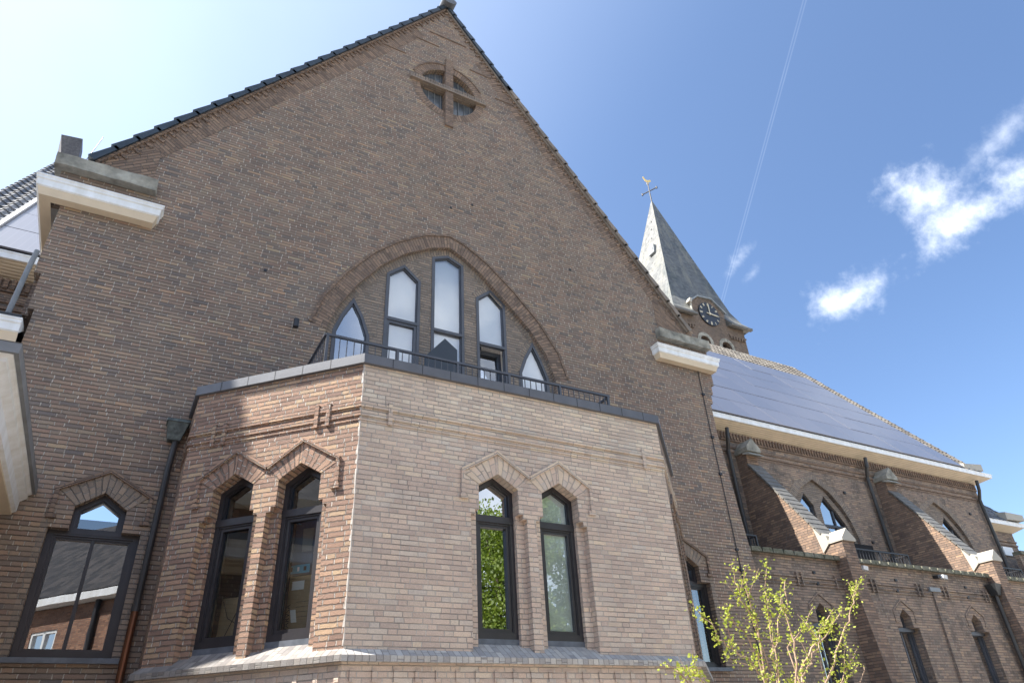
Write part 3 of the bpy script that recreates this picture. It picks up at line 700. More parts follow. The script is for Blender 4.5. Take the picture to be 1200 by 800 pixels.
# T-shaped windows
def t_window(cx, label, mull=True):
    W = child_empty('window', church); W['label'] = label
    fm = MB(); lo = [(cx - .515, 2.86), (cx + .515, 2.86), (cx + .515, 4.345), (cx - .515, 4.345)]
    ring(fm, FM, lo, .07, -.12, -.24); ring(fm, FM, inset(lo, .05), .045, -.14, -.23); ring(fm, FM, inset(lo, .085), .03, -.155, -.22)
    upq = [(cx - .295, 4.30), (cx + .295, 4.30), (cx + .295, 4.62), (cx, 4.825), (cx - .295, 4.62)]
    ring(fm, FM, upq, .06, -.115, -.24); ring(fm, FM, inset(upq, .045), .035, -.14, -.23)
    if mull: bar(fm, FM, cx - .02, 2.93, cx + .02, 4.27, -.15, -.22)
    fm.build('frame', 'frame', W)
    gq = inset(lo, .10)
    pane(FM, gq, -.19, W, 'glass_mid'); pane(FM, inset(upq, .065), -.19, W, 'glass_mid')
    bk = MB(); prism(bk, FM, [(cx - .5, 2.88), (cx + .5, 2.88), (cx + .5, 4.34), (cx + .28, 4.6), (cx - .28, 4.6), (cx - .5, 4.34)], [], -.5, -.52); bk.build('interior', 'void', W)
    sl = MB(); sl.box((cx - .6, 9.93, 2.80), (cx + .6, 10.2, 2.858)); sl.build('sill', 'sill_metal', W)
    hm = hood(FM, [(cx - .555, 4.83), (cx, 5.14), (cx + .565, 4.83)], d=.035); hm.build('hood_mould', 'brick_band', W)
    vm = MB(); a, b_, c = (cx - .295, 4.62), (cx, 4.825), (cx + .295, 4.62)
    vouss(vm, FM, [a, b_, c], [(cx - .5, 4.80), (cx, 5.07), (cx + .5, 4.80)], .005)
    vm.build('arch_bricks', 'brick_grey', W)
    jm = MB()
    for s_ in (-1, 1):
        xs = sorted((cx + s_*.515, cx + s_*.60)); jm.face([FM.p(xs[0], 2.86, .004), FM.p(xs[1], 2.86, .004), FM.p(xs[1], 4.48, .004), FM.p(xs[0], 4.48, .004)])
    jm.build_each('jamb_bricks', 'brick_grey', W)
t_window(TW[0], 'wide dark framed window with pointed top light at the lower left')
t_window(TW[1], 'wide dark framed window with pointed top light right of the bay', False)
# round window with brick cross
W = child_empty('round_window', church)
mb = MB(); vouss(mb, FM, circ(RR) + circ(RR)[:1], circ(RR + .2) + circ(RR + .2)[:1], .008); mb.build('brick_ring', 'brick_band', W)
mb = MB(); ro, ri = circ(RR + .235), circ(RR + .195)
for i in range(40):
    if 3 <= i % 40 <= 17: prism(mb, FM, [ri[i], ro[i], ro[(i + 1) % 40], ri[(i + 1) % 40]], [], .03, -.01)
mb.build('label_mould', 'brick_band', W)
mb = MB(); bar(mb, FM, RC - .10, 14.2, RC + .10, 16.6, .05, -.15); mb.build('cross_upright', 'brick_band', W)
mb = MB(); x = RC - 1.0
while x < RC + .98:
    hgt = .14 if abs(x - RC) > .14 else .13
    prism(mb, FM, [(x, RZ - .03 + random.uniform(-.01, .01)), (x + .052, RZ - .03), (x + .052, RZ + .14), (x, RZ + .14)], [], .065 + random.uniform(-.004, .012), -.02); x += .064
bar(mb, FM, RC - .98, RZ - .035, RC + .98, RZ - .005, .085, -.16)
mb.build('cross_arm', 'brick_grey', W)
mb = MB()
for k in range(-4, 5):
    if k: bar(mb, FM, RC + k*.155 - .006, RZ - .72, RC + k*.155 + .006, RZ + .72, -.125, -.14)
mb.build_each('lead_came', 'zinc', W)
mb = MB(); prism(mb, FM, circ(RR + .03), [], -.15, -.18); mt2 = plain('leaded glass', (.10, .115, .135), .22, var=.4, vscale=5); mb.build('pane', mt2, W)
# verge brickwork
dl = Vector((APX - VL[0], APZ - VL[1])).normalized(); dr = Vector((APX - VR[0], APZ - VR[1])).normalized()
nl, nr = Vector((dl.y, -dl.x)), Vector((-dr.y, dr.x))
mb = MB()
def vband(A, D, N, s0, s1, wd, dd=.006):
    a = Vector(A) + D*s0; b_ = Vector(A) + D*s1
    q = [a, b_, b_ + N*wd, a + N*wd]; uv = [(.0, s0), (.0, s1), (wd, s1), (wd, s0)]
    pts = [FM.p(p.x, p.y, dd) for p in q]
    n = (pts[1] - pts[0]).cross(pts[2] - pts[0])
    if n.y > 0: pts = pts[::-1]; uv = uv[::-1]
    mb.face(pts, uv)
LL = (Vector((APX, APZ)) - Vector(VL)).length; LR = (Vector((APX, APZ)) - Vector(VR)).length
vband(VL, dl, nl, .55, LL - 1.6, .44); vband(VR, dr, nr, .8, LR - 1.9, .40)
# kneeler triangles with slanted bricks
def tri(A, D, N, x1, z0, sgn):
    pts = [(A[0] + sgn*.0, z0), (x1, z0), (x1, z0 + .62), ((A[0] + x1)/2 + .0, 10.2 + .9)]
tri(VL, dl, nl, -.95, 10.1, 1)
mb.face([FM.p(-1.75, 10.13, .008), FM.p(-.97, 10.13, .008), FM.p(-.97, 10.82, .008), FM.p(-1.33, 10.95, .008)],
        [(0, 0), (.64, -.45), (1.0, .1), (.75, .5)])
mb.face([FM.p(9.75, 10.10, .008), FM.p(10.62, 10.10, .008), FM.p(10.0, 11.05, .008), FM.p(9.75, 10.95, .008)],
        [(0, 0), (.64, .5), (.1, 1.0), (-.1, .8)])
mb.build('verge_bricks', 'brick_band', church)
mb = MB()
for A, D, N, L in ((VL, dl, nl, LL), (VR, dr, nr, LR)):
    s_ = .3; i = 0
    while s_ < L - .15:
        a = Vector(A) + D*s_; b_ = Vector(A) + D*(s_ + .055); wd = .2 if i % 2 else .13
        prism(mb, FM, [(a.x, a.y), (b_.x, b_.y), (b_.x + N.x*wd, b_.y + N.y*wd), (a.x + N.x*wd, a.y + N.y*wd)], [], .03, -.01)
        s_ += .125; i += 1
mb.build('verge_dentils', 'brick_band', church)['kind'] = 'stuff'
mb = MB()
for x0, x1, z in ((3.55, 4.15, 17.0), (3.9, 4.9, 17.45), (5.0, 5.6, 16.6), (5.7, 6.4, 15.9), (2.7, 3.3, 16.2)):
    bar(mb, FM, x0, z, x1, z + .03, .02, -.01)
mb.build_each('relief_ledge', 'brick_band', church)
# verge tiles
def verge_tiles(A, D, N, L, name, mat, n):
    mb = MB(); st = (L + .1)/n
    for i in range(n):
        s0, s1 = i*st - .02, (i + 1)*st + .03
        a0, a1 = Vector(A) + D*s0, Vector(A) + D*s1
        o0, o1 = -N*.095, -N*.045   # lower end of each tile stands up over the one below
        P = []
        for y in (9.90, 10.35):
            P += [(a0.x + N.x*.03, y, a0.y + N.y*.03), (a1.x + N.x*.03, y, a1.y + N.y*.03), (a1.x + o1.x, y, a1.y + o1.y), (a0.x + o0.x, y, a0.y + o0.y)]
        mb.hull8([P[0], P[1], P[2], P[3], P[4], P[5], P[6], P[7]])
    return mb.build(name, mat, church)
verge_tiles(VL, dl, nl, LL, 'verge_tile_row', 'tile_blue', 25)
verge_tiles(VR + dr*(LR*.76) if False else (VR[0] + dr.x*LR*.72, VR[1] + dr.y*LR*.72), dr, nr, LR*.28, 'verge_tile_row', 'tile_blue', 7)
verge_tiles(VR, dr, nr, LR*.72, 'verge_tile_row', 'verge_brown', 18)
mb = MB()
for A, D, N, L in ((VL, dl, nl, LL), (VR, dr, nr, LR)):
    a0, a1 = Vector(A), Vector(A) + D*(L + .02); P = []
    for y in (9.945, 10.2): P += [(a0.x + N.x*.075, y, a0.y + N.y*.075), (a1.x + N.x*.075, y, a1.y + N.y*.075), (a1.x + N.x*.02, y, a1.y + N.y*.02), (a0.x + N.x*.02, y, a0.y + N.y*.02)]
    mb.hull8(P); mb.build('verge_board', 'brick_band' if A == VL else 'verge_brown', church); mb = MB()
mb = MB(); mb.tube([(APX + .02, 9.76, APZ + .06), (APX + .02, 10.6, APZ + .06)], .155, 20); rt_ = mb.build('ridge_tile', 'coping', church)
rt_.scale = (1.25, 1, .75); rt_.location = (-(APX + .02)*.25, 0, (APZ + .06)*.25)
# transept roof body + side walls
def tile_sheet(P0, U, V, N, w_, l_, name, mat, parent, nu=6, nv=4, clip=None, amp=.035):
    P0, U, V, N = Vector(P0), Vector(U).normalized(), Vector(V).normalized(), Vector(N).normalized()
    cu, cv = max(1, round(w_/.22)), max(1, round(l_/.33)); mb = MB()
    prof = [math.sin(2*math.pi*k/nu)*.6 + (.4 if k in (1, 2) else 0) for k in range(nu)]
    def pt(i, j, top):
        u = i/nu*.22; row = j; v = row*.33
        h = prof[i % nu]*amp + (.028 if top else .0)
        return P0 + U*u + V*v + N*h, (u + 1e-4, v)
    for j in range(cv):
        for i in range(cu*nu):
            if clip and not clip((i + .5)/nu*.22, (j + .5)*.33): continue
            a, ua = pt(i, j, True); b_, ub = pt(i + 1, j, True); c, uc = pt(i + 1, j + 1, False); e, ue = pt(i, j + 1, False)
            um = ((ua[0] + ub[0])/2, ua[1] + .1)
            mb.face([a, b_, c, e], [um]*4)
            a2, b2 = a - N*.04, b_ - N*.04
            mb.face([a2, b2, b_, a], [um]*4)
    return mb.build(name, mat, parent)
mb = MB()
th = .16
for (A, D, N) in ((VL, dl, nl), (VR, dr, nr)):
    a0 = Vector(A) - D*.3; a1 = Vector((APX, APZ)); P = []
    for y in (10.05, 19.0): P += [(a0.x, y, a0.y), (a1.x, y, a1.y), (a1.x - N.x*.05, y, a1.y - N.y*.05), (a0.x - N.x*.05, y, a0.y - N.y*.05)]
    mb.hull8(P)
mb.build('transept_roof', 'pantile_dark', church)
mb = MB(); mb.box((-1.88, 10.22, 0), (-1.6, 12.7, 7.3)); mb.box((-2.05, 10.22, 7.3), (-1.6, 13.0, 9.3)); mb.box((10.7, 10.22, 0), (10.95, 12.7, 8.4)); mb.box((10.7, 10.22, 8.4), (11.15, 12.7, 9.3))
mb.build_each('transept_side_wall', 'brick_main', church)
# eaves boxes of the transept with mouldings, on the gable and back along the sides
def eaves(path, name, z, d=.22, soffit='cream', parent=church, h=.30, caps=True, slats=False):
    mb = MB(); pr = [(-.05, z + .02), (d + .015, z + .02), (d + .015, z), (d, z - .015), (d - .005, z - .12), (d - .03, z - .125)] if slats else [(-.05, z + .02), (d + .015, z + .02), (d + .015, z), (d, z - .015), (d, z - .05), (d - .02, z - .065), (d - .025, z - .17), (d - .05, z - .185)]
    sweep(mb, path, pr, caps=caps); o = mb.build(name, 'white', parent)
    mb = MB(); sp_ = [(d - .05, z - .185), (d - .09, z - h), (-.02, z - h)]
    if slats:
        sp_ = []
        for k_ in range(6):
            f = k_/6; sp_ += [(d - .03 - (d - .02)*f, z - .125 - .16*f), (d - .03 - (d - .02)*(f + .13), z - .125 - .16*f - .012)]
        sp_.append((-.02, z - .30))
    sweep(mb, path, sp_, caps=False); mb.build('soffit', soffit, o)
    return o
eaves([(-2.2, 13.0), (-2.2, 9.97), (-.91, 9.97), (-.91, 10.3)], 'eaves_box', 9.47, .22)
eaves([(9.65, 10.3), (9.65, 9.97), (11.06, 9.97), (11.06, 12.7)], 'eaves_box', 9.44, .22)
# stone kneeler bands
def rough_block(a, b_, name, mat, parent, seg=10, amp=.018):
    bm = bmesh.new(); bmesh.ops.create_cube(bm, size=1)
    for v in bm.verts: v.co = Vector(((a[0] + b_[0])/2 + v.co.x*(b_[0] - a[0]), (a[1] + b_[1])/2 + v.co.y*(b_[1] - a[1]), (a[2] + b_[2])/2 + v.co.z*(b_[2] - a[2])))
    bmesh.ops.subdivide_edges(bm, edges=bm.edges, cuts=seg, use_grid_fill=True)
    rs = random.Random(3)
    from mathutils import noise as mn
    for v in bm.verts: v.co += Vector((mn.noise(v.co*5), mn.noise(v.co*5 + Vector((9, 0, 0))), mn.noise(v.co*4 + Vector((0, 9, 0)))))*amp
    me = bpy.data.meshes.new(name); bm.to_mesh(me); bm.free(); me.materials.append(MAT[mat])
    o = bpy.data.objects.new(name, me); col.objects.link(o); o.parent = parent; return o
rough_block((-2.30, 9.84, 9.84), (-.87, 10.15, 10.07), 'stone_kneeler', 'stone', church)
rough_block((-2.30, 10.1, 9.84), (-2.12, 10.5, 10.06), 'stone_kneeler_return', 'stone', church)
rough_block((9.66, 9.84, 9.75), (11.18, 10.15, 9.98), 'stone_kneeler', 'stone', church)
# wires and conductor on the gable
mb = MB(); mb.tube([(10.75, 9.985, 9.3), (10.74, 9.985, 7.4), (10.755, 9.985, 5.6), (10.77, 9.985, 2.0)], .009, 5)
for z in (8.5, 7.45, 6.6, 5.0, 4.6, 3.8): mb.box((10.72, 9.96, z), (10.785, 10.0, z + .05))
mb.build('lightning_conductor', 'iron', church)
mb = MB()
for x, z in ((4.45, 11.70), (4.96, 11.98), (1.0, 8.9), (7.4, 11.0)): mb.box((x, 9.985, z), (x + .05, 10.01, z + .05))
mb.build_each('vent_hole', 'iron', church)
# downpipe left with hopper
mb = MB(); mb.hull8([(.14, 9.86, 5.62), (.30, 9.86, 5.62), (.30, 9.99, 5.62), (.14, 9.99, 5.62), (.10, 9.78, 5.86), (.37, 9.78, 5.86), (.37, 9.99, 5.86), (.10, 9.99, 5.86)])
mb.box((.085, 9.765, 5.86), (.385, 9.99, 5.90)); hp = mb.build('pipe_hopper', 'verdigris', church)
mb = MB(); mb.tube([(.25, 9.92, 5.66), (.235, 9.92, 5.2), (.23, 9.92, 3.42)], .042, 12); mb.tube([(.23, 9.92, 3.45), (.23, 9.92, 3.38)], .052, 12); mb.build('drainpipe', 'pipe', church)
mb = MB(); mb.tube([(.23, 9.92, 3.38), (.225, 9.92, 0)], .043, 12); mb.build('drainpipe', 'copper', church)
mb = MB(); mb.tube([(-2.10, 9.98, 8.25), (-2.12, 9.97, 7.9), (-2.14, 9.95, 7.03)], .035, 10); mb.build('drainpipe', 'zinc', church)

# ---------------------------------------------------- nave
NS = math.atan2(17.43 - 9.65, 18.67 - 12.3)
NV, NN = Vector((0, math.cos(NS), math.sin(NS))), Vector((0, -math.sin(NS), math.cos(NS)))
def arch_pts(cx, grow=0.0, z0=5.6):
    pr = [(1.40, 6.1), (1.36, 6.7), (1.22, 7.2), (.98, 7.62), (.6, 8.02), (0, 8.34)]
    R_ = [(cx + a + grow*(1 if a > .3 else .3), b_ + grow*(.8 if a < 1 else .2)) for a, b_ in pr]
    L_ = [(2*cx - x, z) for x, z in R_[::-1]]
    return [(cx + 1.40 + grow, z0)] + R_ + L_[1:] + [(cx - 1.40 - grow, z0)]
bays_c = (17.42, 23.33)
mb = MB()
prism(mb, FN, [(10.9, 4.8), (26.25, 4.8), (26.25, 9.3), (10.9, 9.3)], [arch_pts(c) for c in bays_c], 0, -.3)
mb.build('nave_wall', 'brick_nave', church)
mb = MB(); mb.box((-4.2, 12.7, 5), (-1.9, 13.0, 9.3)); mb.box((25.95, 12.75, 0), (26.25, 24, 9.3)); mb.build('nave_wall', 'brick_nave', church)
mb = MB()
for x0, x1 in ((10.95, 26.25), (-4.2, -1.9)):
    mb.box((x0, 12.66, 9.05), (x1, 12.7, 9.3))
    for z, d_ in ((8.84, .03), (8.70, .03), (8.62, .015)): mb.box((x0, 12.7 - d_, z), (x1, 12.705, z + .055))
mb.build_each('string_course', 'brick_band', church)
mb = MB(); x = 10.97
while x < 26.2: mb.box((x, 12.625, 9.1), (x + .055, 12.67, 9.3)); x += .12
x = -4.15
while x < -1.95: mb.box((x, 12.625, 9.1), (x + .07, 12.67, 9.3)); x += .11
mb.build('frieze_bricks', 'brick_buttress', church)['kind'] = 'stuff'
eaves([(10.95, 12.7), (26.45, 12.7), (26.45, 13.0)], 'nave_eaves', 9.62, .42, slats=True)
eaves([(-4.3, 13.0), (-4.3, 12.7), (-2.2, 12.7)], 'nave_eaves', 9.62, .42, slats=True)
# roof slabs
mb = MB()
for x0, x1 in ((11.0, 26.35), (-4.2, -1.95)):
    for s_ in (1, -1):
        a = Vector((0, 12.3 if s_ == 1 else 25.04, 9.62)); dv = Vector((0, NV.y*s_, NV.z)); nn_ = Vector((0, NN.y*s_, NN.z)); L = 9.80
        P = [Vector((x, 0, 0)) + a + dv*l - nn_*o_ for o_ in (.02, .14) for x, l in ((x0, 0), (x1, 0), (x1, L), (x0, L))]
        mb.hull8([P[4], P[5], P[6], P[7], P[0], P[1], P[2], P[3]])
mb.build_each('nave_roof', 'pantile_dark', church)
base = Vector((0, 12.3, 9.63))
PT = (17.25 - 12.3)/NV.y
tile_sheet(Vector((11.0, 0, 0)) + base + NV*(PT), (1, 0, 0), NV, NN, 15.3, 1.98, 'ridge_tiles', 'pantile', church)
tile_sheet(Vector((25.2, 0, 0)) + base, (1, 0, 0), NV, NN, 1.12, PT + .0, 'roof_edge_tiles', 'pantile', church)
tile_sheet(Vector((-4.22, 0, 0)) + base, (1, 0, 0), NV, NN, .80, 10.0, 'roof_edge_tiles', 'pantile_grey', church)
mb = MB(); mb.tube([(11.0, 18.62, 17.17), (26.4, 18.62, 17.17)], .11, 10); mb.tube([(-4.3, 18.67, 17.5), (0, 18.67, 17.5)], .13, 10); mb.build_each('ridge_cap', 'pantile', church)
mb = MB(); mb.hull8([(-4.25, 12.7, 5), (-4.15, 12.7, 5), (-4.15, 24.6, 5), (-4.25, 24.6, 5), (-4.25, 12.7, 9.5), (-4.15, 12.7, 9.5), (-4.15, 24.6, 9.5), (-4.25, 24.6, 9.5)])
for x in (-4.2, 26.2): mb.face([(x, 12.4, 9.6), (x, 24.9, 9.6), (x, 18.67, 17.3)])
mb.build('nave_end_gable', 'brick_nave', church)
# solar panels
pw, rows = 1.12, 6; rh = PT/rows
def panel(x, j, width=pw):
    mb = MB(); o = base + NN*(.045 + random.uniform(-.004, .004)) + NV*(j*rh + .03)
    P = [Vector((xx, 0, 0)) + o + NV*l + NN*t_ for t_ in (0, .035) for xx, l in ((x + .006, 0), (x + width - .006, 0), (x + width - .006, rh - .035), (x + .006, rh - .035))]
    mb.hull8(P); return mb.build('solar_panel', 'solar', church)
x = 11.75
src = {}
for j in range(rows):
    for i in range(12): panel(11.76 + i*pw, j)
    panel(-3.4, j, 1.3)
mb = MB()
for xx in (-3.44,): mb.hull8([Vector((q, 0, 0)) + base + NV*l + NN*t_ for t_ in (.02, .13) for q, l in ((xx - .05, 0), (xx + .03, 0), (xx + .03, PT + .1), (xx - .05, PT + .1))])
mb.build_each('panel_edge_trim', 'white', church)
mb = MB()
mb.hull8([(-4.05, 18.35, 16.6), (-3.7, 18.3, 16.6), (-3.7, 19.0, 16.6), (-4.3, 19.0, 16.6), (-4.42, 18.45, 18.15), (-3.88, 18.45, 18.22), (-3.88, 19.0, 18.2), (-4.42, 19.0, 18.15)])
mb.build('ridge_end_cap', 'pantile_dark', church); mb = MB(); mb.tube([(-3.7, 18.7, 17.4), (-3.45, 18.7, 18.75)], .012, 5); mb.build('lightning_rod', 'iron', church)
# kneeler stones at far end
for x, y, z in ((26.2, 12.25, 9.72),):
    mb = MB(); P = [(x - .75, y + .1, z - .05), (x + .2, y, z - .02), (x + .2, y + .4, z - .02), (x - .75, y + .4, z - .05), (x - .75, y + .1, z + .17), (x + .2, y, z + .23), (x + .2, y + .4, z + .26), (x - .75, y + .4, z + .3)]
    mb.hull8(P); mb.build('stone_kneeler', 'stone_pale', church)
# clerestory windows
def clere(cx, label):
    W = child_empty('pointed_window', church); W['label'] = label
    A = arch_pts(cx); mb = MB(); vouss(mb, FN, A[1:-1], arch_pts(cx, .2)[1:-1], .006); mb.build('arch_ring', 'brick_grey', W)
    lob = []
    for s_ in (1, -1):
        q = [(cx + s_*a, b_) for a, b_ in ((.13, 5.7), (1.26, 5.7), (1.25, 6.6), (1.08, 7.1), (.80, 7.48), (.42, 7.90), (.13, 7.55))]
        lob.append(q if s_ == 1 else q[::-1])
    mb = MB(); prism(mb, FN, [(cx - 1.5, 5.3), (cx + 1.5, 5.3), (cx + 1.5, 7), (cx, 8.6), (cx - 1.5, 7)], lob, -.09, -.28); mb.build('tracery_wall', 'brick_grey', W)
    fm = MB()
    for q, s_ in zip(lob, (1, -1)):
        ring(fm, FN, q, .045, -.13, -.22)
        xs = sorted((cx + s_*.15, cx + s_*1.2)); bar(fm, FN, xs[0], 6.98, xs[1], 7.05, -.12, -.22)
        bar(fm, FN, min(cx + s_*.68, cx + s_*.73), 5.75, max(cx + s_*.68, cx + s_*.73), 7.5, -.14, -.22)
        bar(fm, FN, xs[0], 6.70, xs[1], 6.74, -.14, -.22)
    fm.build('frame', 'frame', W)
    for q in lob: pane(FN, inset(q, .03), -.18, W, 'glass_mirror')
    mb = MB(); mb.box((cx - 1.45, 13.2, 5.4), (cx + 1.45, 13.25, 8.5)); mb.build('interior', 'void', W)
    mb = MB(); mb.box((cx + .2, 12.4, 5.15), (cx + 1.42, 12.75, 6.42)); mb.build('doorway_box', 'void', W)
clere(bays_c[0], 'pointed upper window behind the first flying buttress'); clere(bays_c[1], 'pointed upper window behind the second flying buttress')
# buttresses
def buttress(x, label):
    W = child_empty('flying_buttress', church); W['label'] = label
    fx = Fr((x, 0, 0), (0, 1, 0), (-1, 0, 0))   # u = y, outward -x
    pr = [(9.75, 0), (10.0, 2.4), (10.2, 4.6), (10.2, 5.62), (10.72, 5.62), (10.72, 5.84), (12.33, 8.18), (12.33, 8.62), (12.72, 8.62), (12.72, 0)]
    mb = MB(); prism(mb, fx, pr, [], 0, -.42); mb.build('buttress_wall', 'brick_buttress', W)
    mb = MB(); D = Vector((12.33 - 10.70, 8.20 - 5.86)); n = 15; D1 = D/n; N_ = Vector((-D.y, D.x)).normalized()
    for i in range(n):
        a = Vector((10.70, 5.86)) + D1*i; b_ = a + D1*1.15
        prism(mb, fx, [(a.x, a.y), (b_.x, b_.y), (b_.x + N_.x*.04, b_.y + N_.y*.04), (a.x + N_.x*.055, a.y + N_.y*.055)], [], .045, -.465)
    mb.build('slate_coping', 'slate_step', W)
    mb = MB(); xm = x + .21    # front cap: small gabled stone, ridge running back
    def gab(y0, y1, zb, ze, zr, hw, zb2=None):
        A = [(xm - hw, y0, zb), (xm + hw, y0, zb), (xm + hw, y0, ze), (xm, y0, zr), (xm - hw, y0, ze)]
        B = [(a, y1, c) for a, _, c in A]
        mb.face(A); mb.face(B[::-1])
        for i in range(5): mb.face([A[i], B[i], B[(i + 1) % 5], A[(i + 1) % 5]])
    gab(10.15, 10.60, 5.60, 5.66, 5.90, .235)
    mb.hull8([(x - .03, 10.52, 5.62), (x + .45, 10.52, 5.62), (x + .45, 10.74, 5.44), (x - .03, 10.74, 5.44), (x - .03, 10.56, 5.80), (x + .45, 10.56, 5.80), (x + .45, 10.86, 6.08), (x - .03, 10.86, 6.08)])
    mb.build('stone_cap', 'stone_pale', W)
    mb = MB(); gab(12.2, 12.72, 8.60, 8.72, 9.0, .26); mb.hull8([(x - .05, 12.1, 8.45), (x + .47, 12.1, 8.45), (x + .47, 12.4, 8.55), (x - .05, 12.4, 8.55), (x - .02, 12.3, 8.62), (x + .44, 12.3, 8.62), (x + .44, 12.45, 8.8), (x - .02, 12.45, 8.8)])
    mb.build('stone_cap', 'stone', W)
buttress(14.42, 'flying buttress nearer the gable'); buttress(20.42, 'flying buttress farther along the nave')
# aisle
aw_c = (13.48, 16.33, 19.17, 22.6)
def aisle_open(c): return [(c - .40, 2.1), (c + .40, 2.1), (c + .40, 3.83), (c + .205, 3.83), (c + .205, 4.07), (c, 4.24), (c - .205, 4.07), (c - .205, 3.83), (c - .40, 3.83)]
mb = MB(); prism(mb, FA, [(10.9, 0), (31, 0), (31, 5.2), (10.9, 5.2)], [aisle_open(c) for c in aw_c], 0, -.4); mb.build('aisle_wall', 'brick_nave', church)
mb = MB(); mb.face([(10.9, 10.6, 5.1), (31, 10.6, 5.1), (31, 12.7, 5.1), (10.9, 12.7, 5.1)]); mb.build('aisle_roof', 'zinc', church)
for i_, c in enumerate(aw_c):
    W = child_empty('aisle_window', church)
    lo = [(c - .40, 2.1), (c + .40, 2.1), (c + .40, 3.84), (c - .40, 3.84)]; fm = MB()
    ring(fm, FA, lo, .06, -.2, -.32); ring(fm, FA, inset(lo, .05), .04, -.23, -.3); bar(fm, FA, c - .4, 3.76, c + .4, 3.845, -.13, -.3); bar(fm, FA, c - .02, 2.1, c + .02, 3.8, -.23, -.3)
    upq = [(c - .205, 3.8), (c + .205, 3.8), (c + .205, 4.07), (c, 4.24), (c - .205, 4.07)]; ring(fm, FA, upq, .04, -.2, -.32); fm.build('frame', 'frame_grey', W)
    pane(FA, inset(lo, .06), -.26, W, 'glass_mirror'); pane(FA, inset(upq, .03), -.26, W, 'glass_mirror')
    mb = MB(); prism(mb, FA, [(c - .42, 2.1), (c + .42, 2.1), (c + .42, 4.2), (c - .42, 4.2)], [], -.45, -.47); mb.build('interior', 'void', W)
    mb = MB(); prism(mb, FA, [(c - .36, 2.1), (c - .05, 2.1), (c - .05, 4.15), (c - .36, 4.15)], [], -.27, -.275); mb.build('backing', 'blind', W)  # pale strip standing in for white inner frames and reflections in the glass
    hm = hood(FA, [(c - .40, 4.20), (c, 4.46), (c + .40, 4.20)], d=.02, th=.035, drop=.22); hm.build('hood_mould', 'brick_nave', W)
mb = MB()
for z in (4.74, 4.65): mb.box((11.0, 10.475, z), (31, 10.505, z + .04))
mb.box((11.0, 10.48, 4.58), (31, 10.505, 4.60))
mb.build_each('string_course', 'brick_nave', church)
mb = MB()
for u in (12.9, 13.05, 14.15, 15.38, 15.53, 17.1, 17.25, 18.15, 18.3, 19.9, 20.05, 21.1, 21.25, 22.3, 22.45): mb.box((u, 10.445, 4.56), (u + .035, 10.505, 4.85))
mb.build_each('string_block', 'brick_nave', church)
mb = MB(); mb.hull8([(17.40, 10.40, 0), (17.78, 10.40, 0), (17.78, 10.5, 0), (17.40, 10.5, 0), (17.70, 10.46, 4.72), (18.0, 10.46, 4.72), (18.0, 10.5, 4.72), (17.70, 10.5, 4.72)]); mb.build('pilaster', 'brick_nave', church)
mb = MB(); mb.box((17.6, 10.44, 4.70), (18.02, 10.5, 4.80)); mb.build('lead_flashing', 'zinc', church)
mb = MB(); x = 10.98
while x < 31:
    if not (14.38 < x + .15 < 14.9 or 20.38 < x + .15 < 20.9):
        mb.hull8([(x, 10.38, 5.19), (x + .30, 10.38, 5.19), (x + .30, 10.75, 5.22), (x, 10.75, 5.22), (x + .015, 10.38, 5.285), (x + .28, 10.38, 5.285 + random.uniform(0, .012)), (x + .28, 10.75, 5.36), (x + .015, 10.75, 5.36)])
    x += .325
mb.build_each('mossy_coping_tile', 'moss', church)
mb = MB()
for x, z in ((16.37, 4.87), (16.30, 4.62), (19.2, 4.87), (19.15, 4.62), (13.5, 4.85), (13.53, 4.62)): mb.box((x, 10.47, z), (x + .07, 10.51, z + .055))
mb.build_each('vent_hole', 'iron', church)
mb = MB()
for cx_, z in ((15.6, 7.5), (18.7, 8.05), (21.6, 8.1), (25.2, 8.1), (19.3, 6.6)): mb.box((cx_, 12.66, z), (cx_ + .08, 12.71, z + .07))
mb.build_each('vent_hole', 'iron', church)
# nave downpipes
for x, topz, nm in ((14.02, 9.3, 'a'), (19.93, 9.3, 'b'), (26.0, 9.35, 'c')):
    mb = MB(); mb.tube([(x, 12.42, topz), (x - .02, 12.45, 9.0), (x + .06, 12.60, 8.7), (x + .06, 12.60, 5.1)], .055, 10); mb.build('drainpipe', 'pipe', church)
# aisle hopper by second buttress
mb = MB(); mb.hull8([(20.23, 10.28, 4.72), (20.37, 10.28, 4.72), (20.37, 10.45, 4.72), (20.23, 10.45, 4.72), (20.12, 10.2, 5.0), (20.41, 10.2, 5.0), (20.41, 10.48, 5.0), (20.12, 10.48, 5.0)]); mb.build('pipe_hopper', 'gutter_dark', church)
mb = MB(); mb.tube([(20.3, 10.38, 4.75), (20.3, 10.38, 0)], .05, 10); mb.build('drainpipe', 'pipe', church)
# lower annex beyond the nave end
mb = MB(); mb.box((26.25, 13.0, 0), (28.1, 18, 8.0)); mb.build('annex_wall', 'brick_nave', church)
eaves([(26.25, 13.0), (28.15, 13.0), (28.15, 14)], 'annex_eaves', 8.08, .34, slats=True)
a50 = R(47); tile_sheet((26.2, 12.66, 8.08), (1, 0, 0), (0, math.cos(a50), math.sin(a50)), (0, -math.sin(a50), math.cos(a50)), 2.0, 4.6, 'annex_roof_tiles', 'pantile_grey', church)
mb = MB(); mb.hull8([(26.2, 12.7, 8.0), (28.2, 12.7, 8.0), (28.2, 18, 8.0), (26.2, 18, 8.0), (26.2, 12.75, 8.02), (28.2, 12.75, 8.02), (28.2, 15.9, 11.4), (26.2, 15.9, 11.4)]); mb.build('annex_roof', 'pantile_dark', church)
mb = MB()
for z in (7.45, 7.32): mb.box((26.3, 12.96, z), (28.1, 13.0, z + .05))
mb.build_each('string_course', 'brick_nave', church)
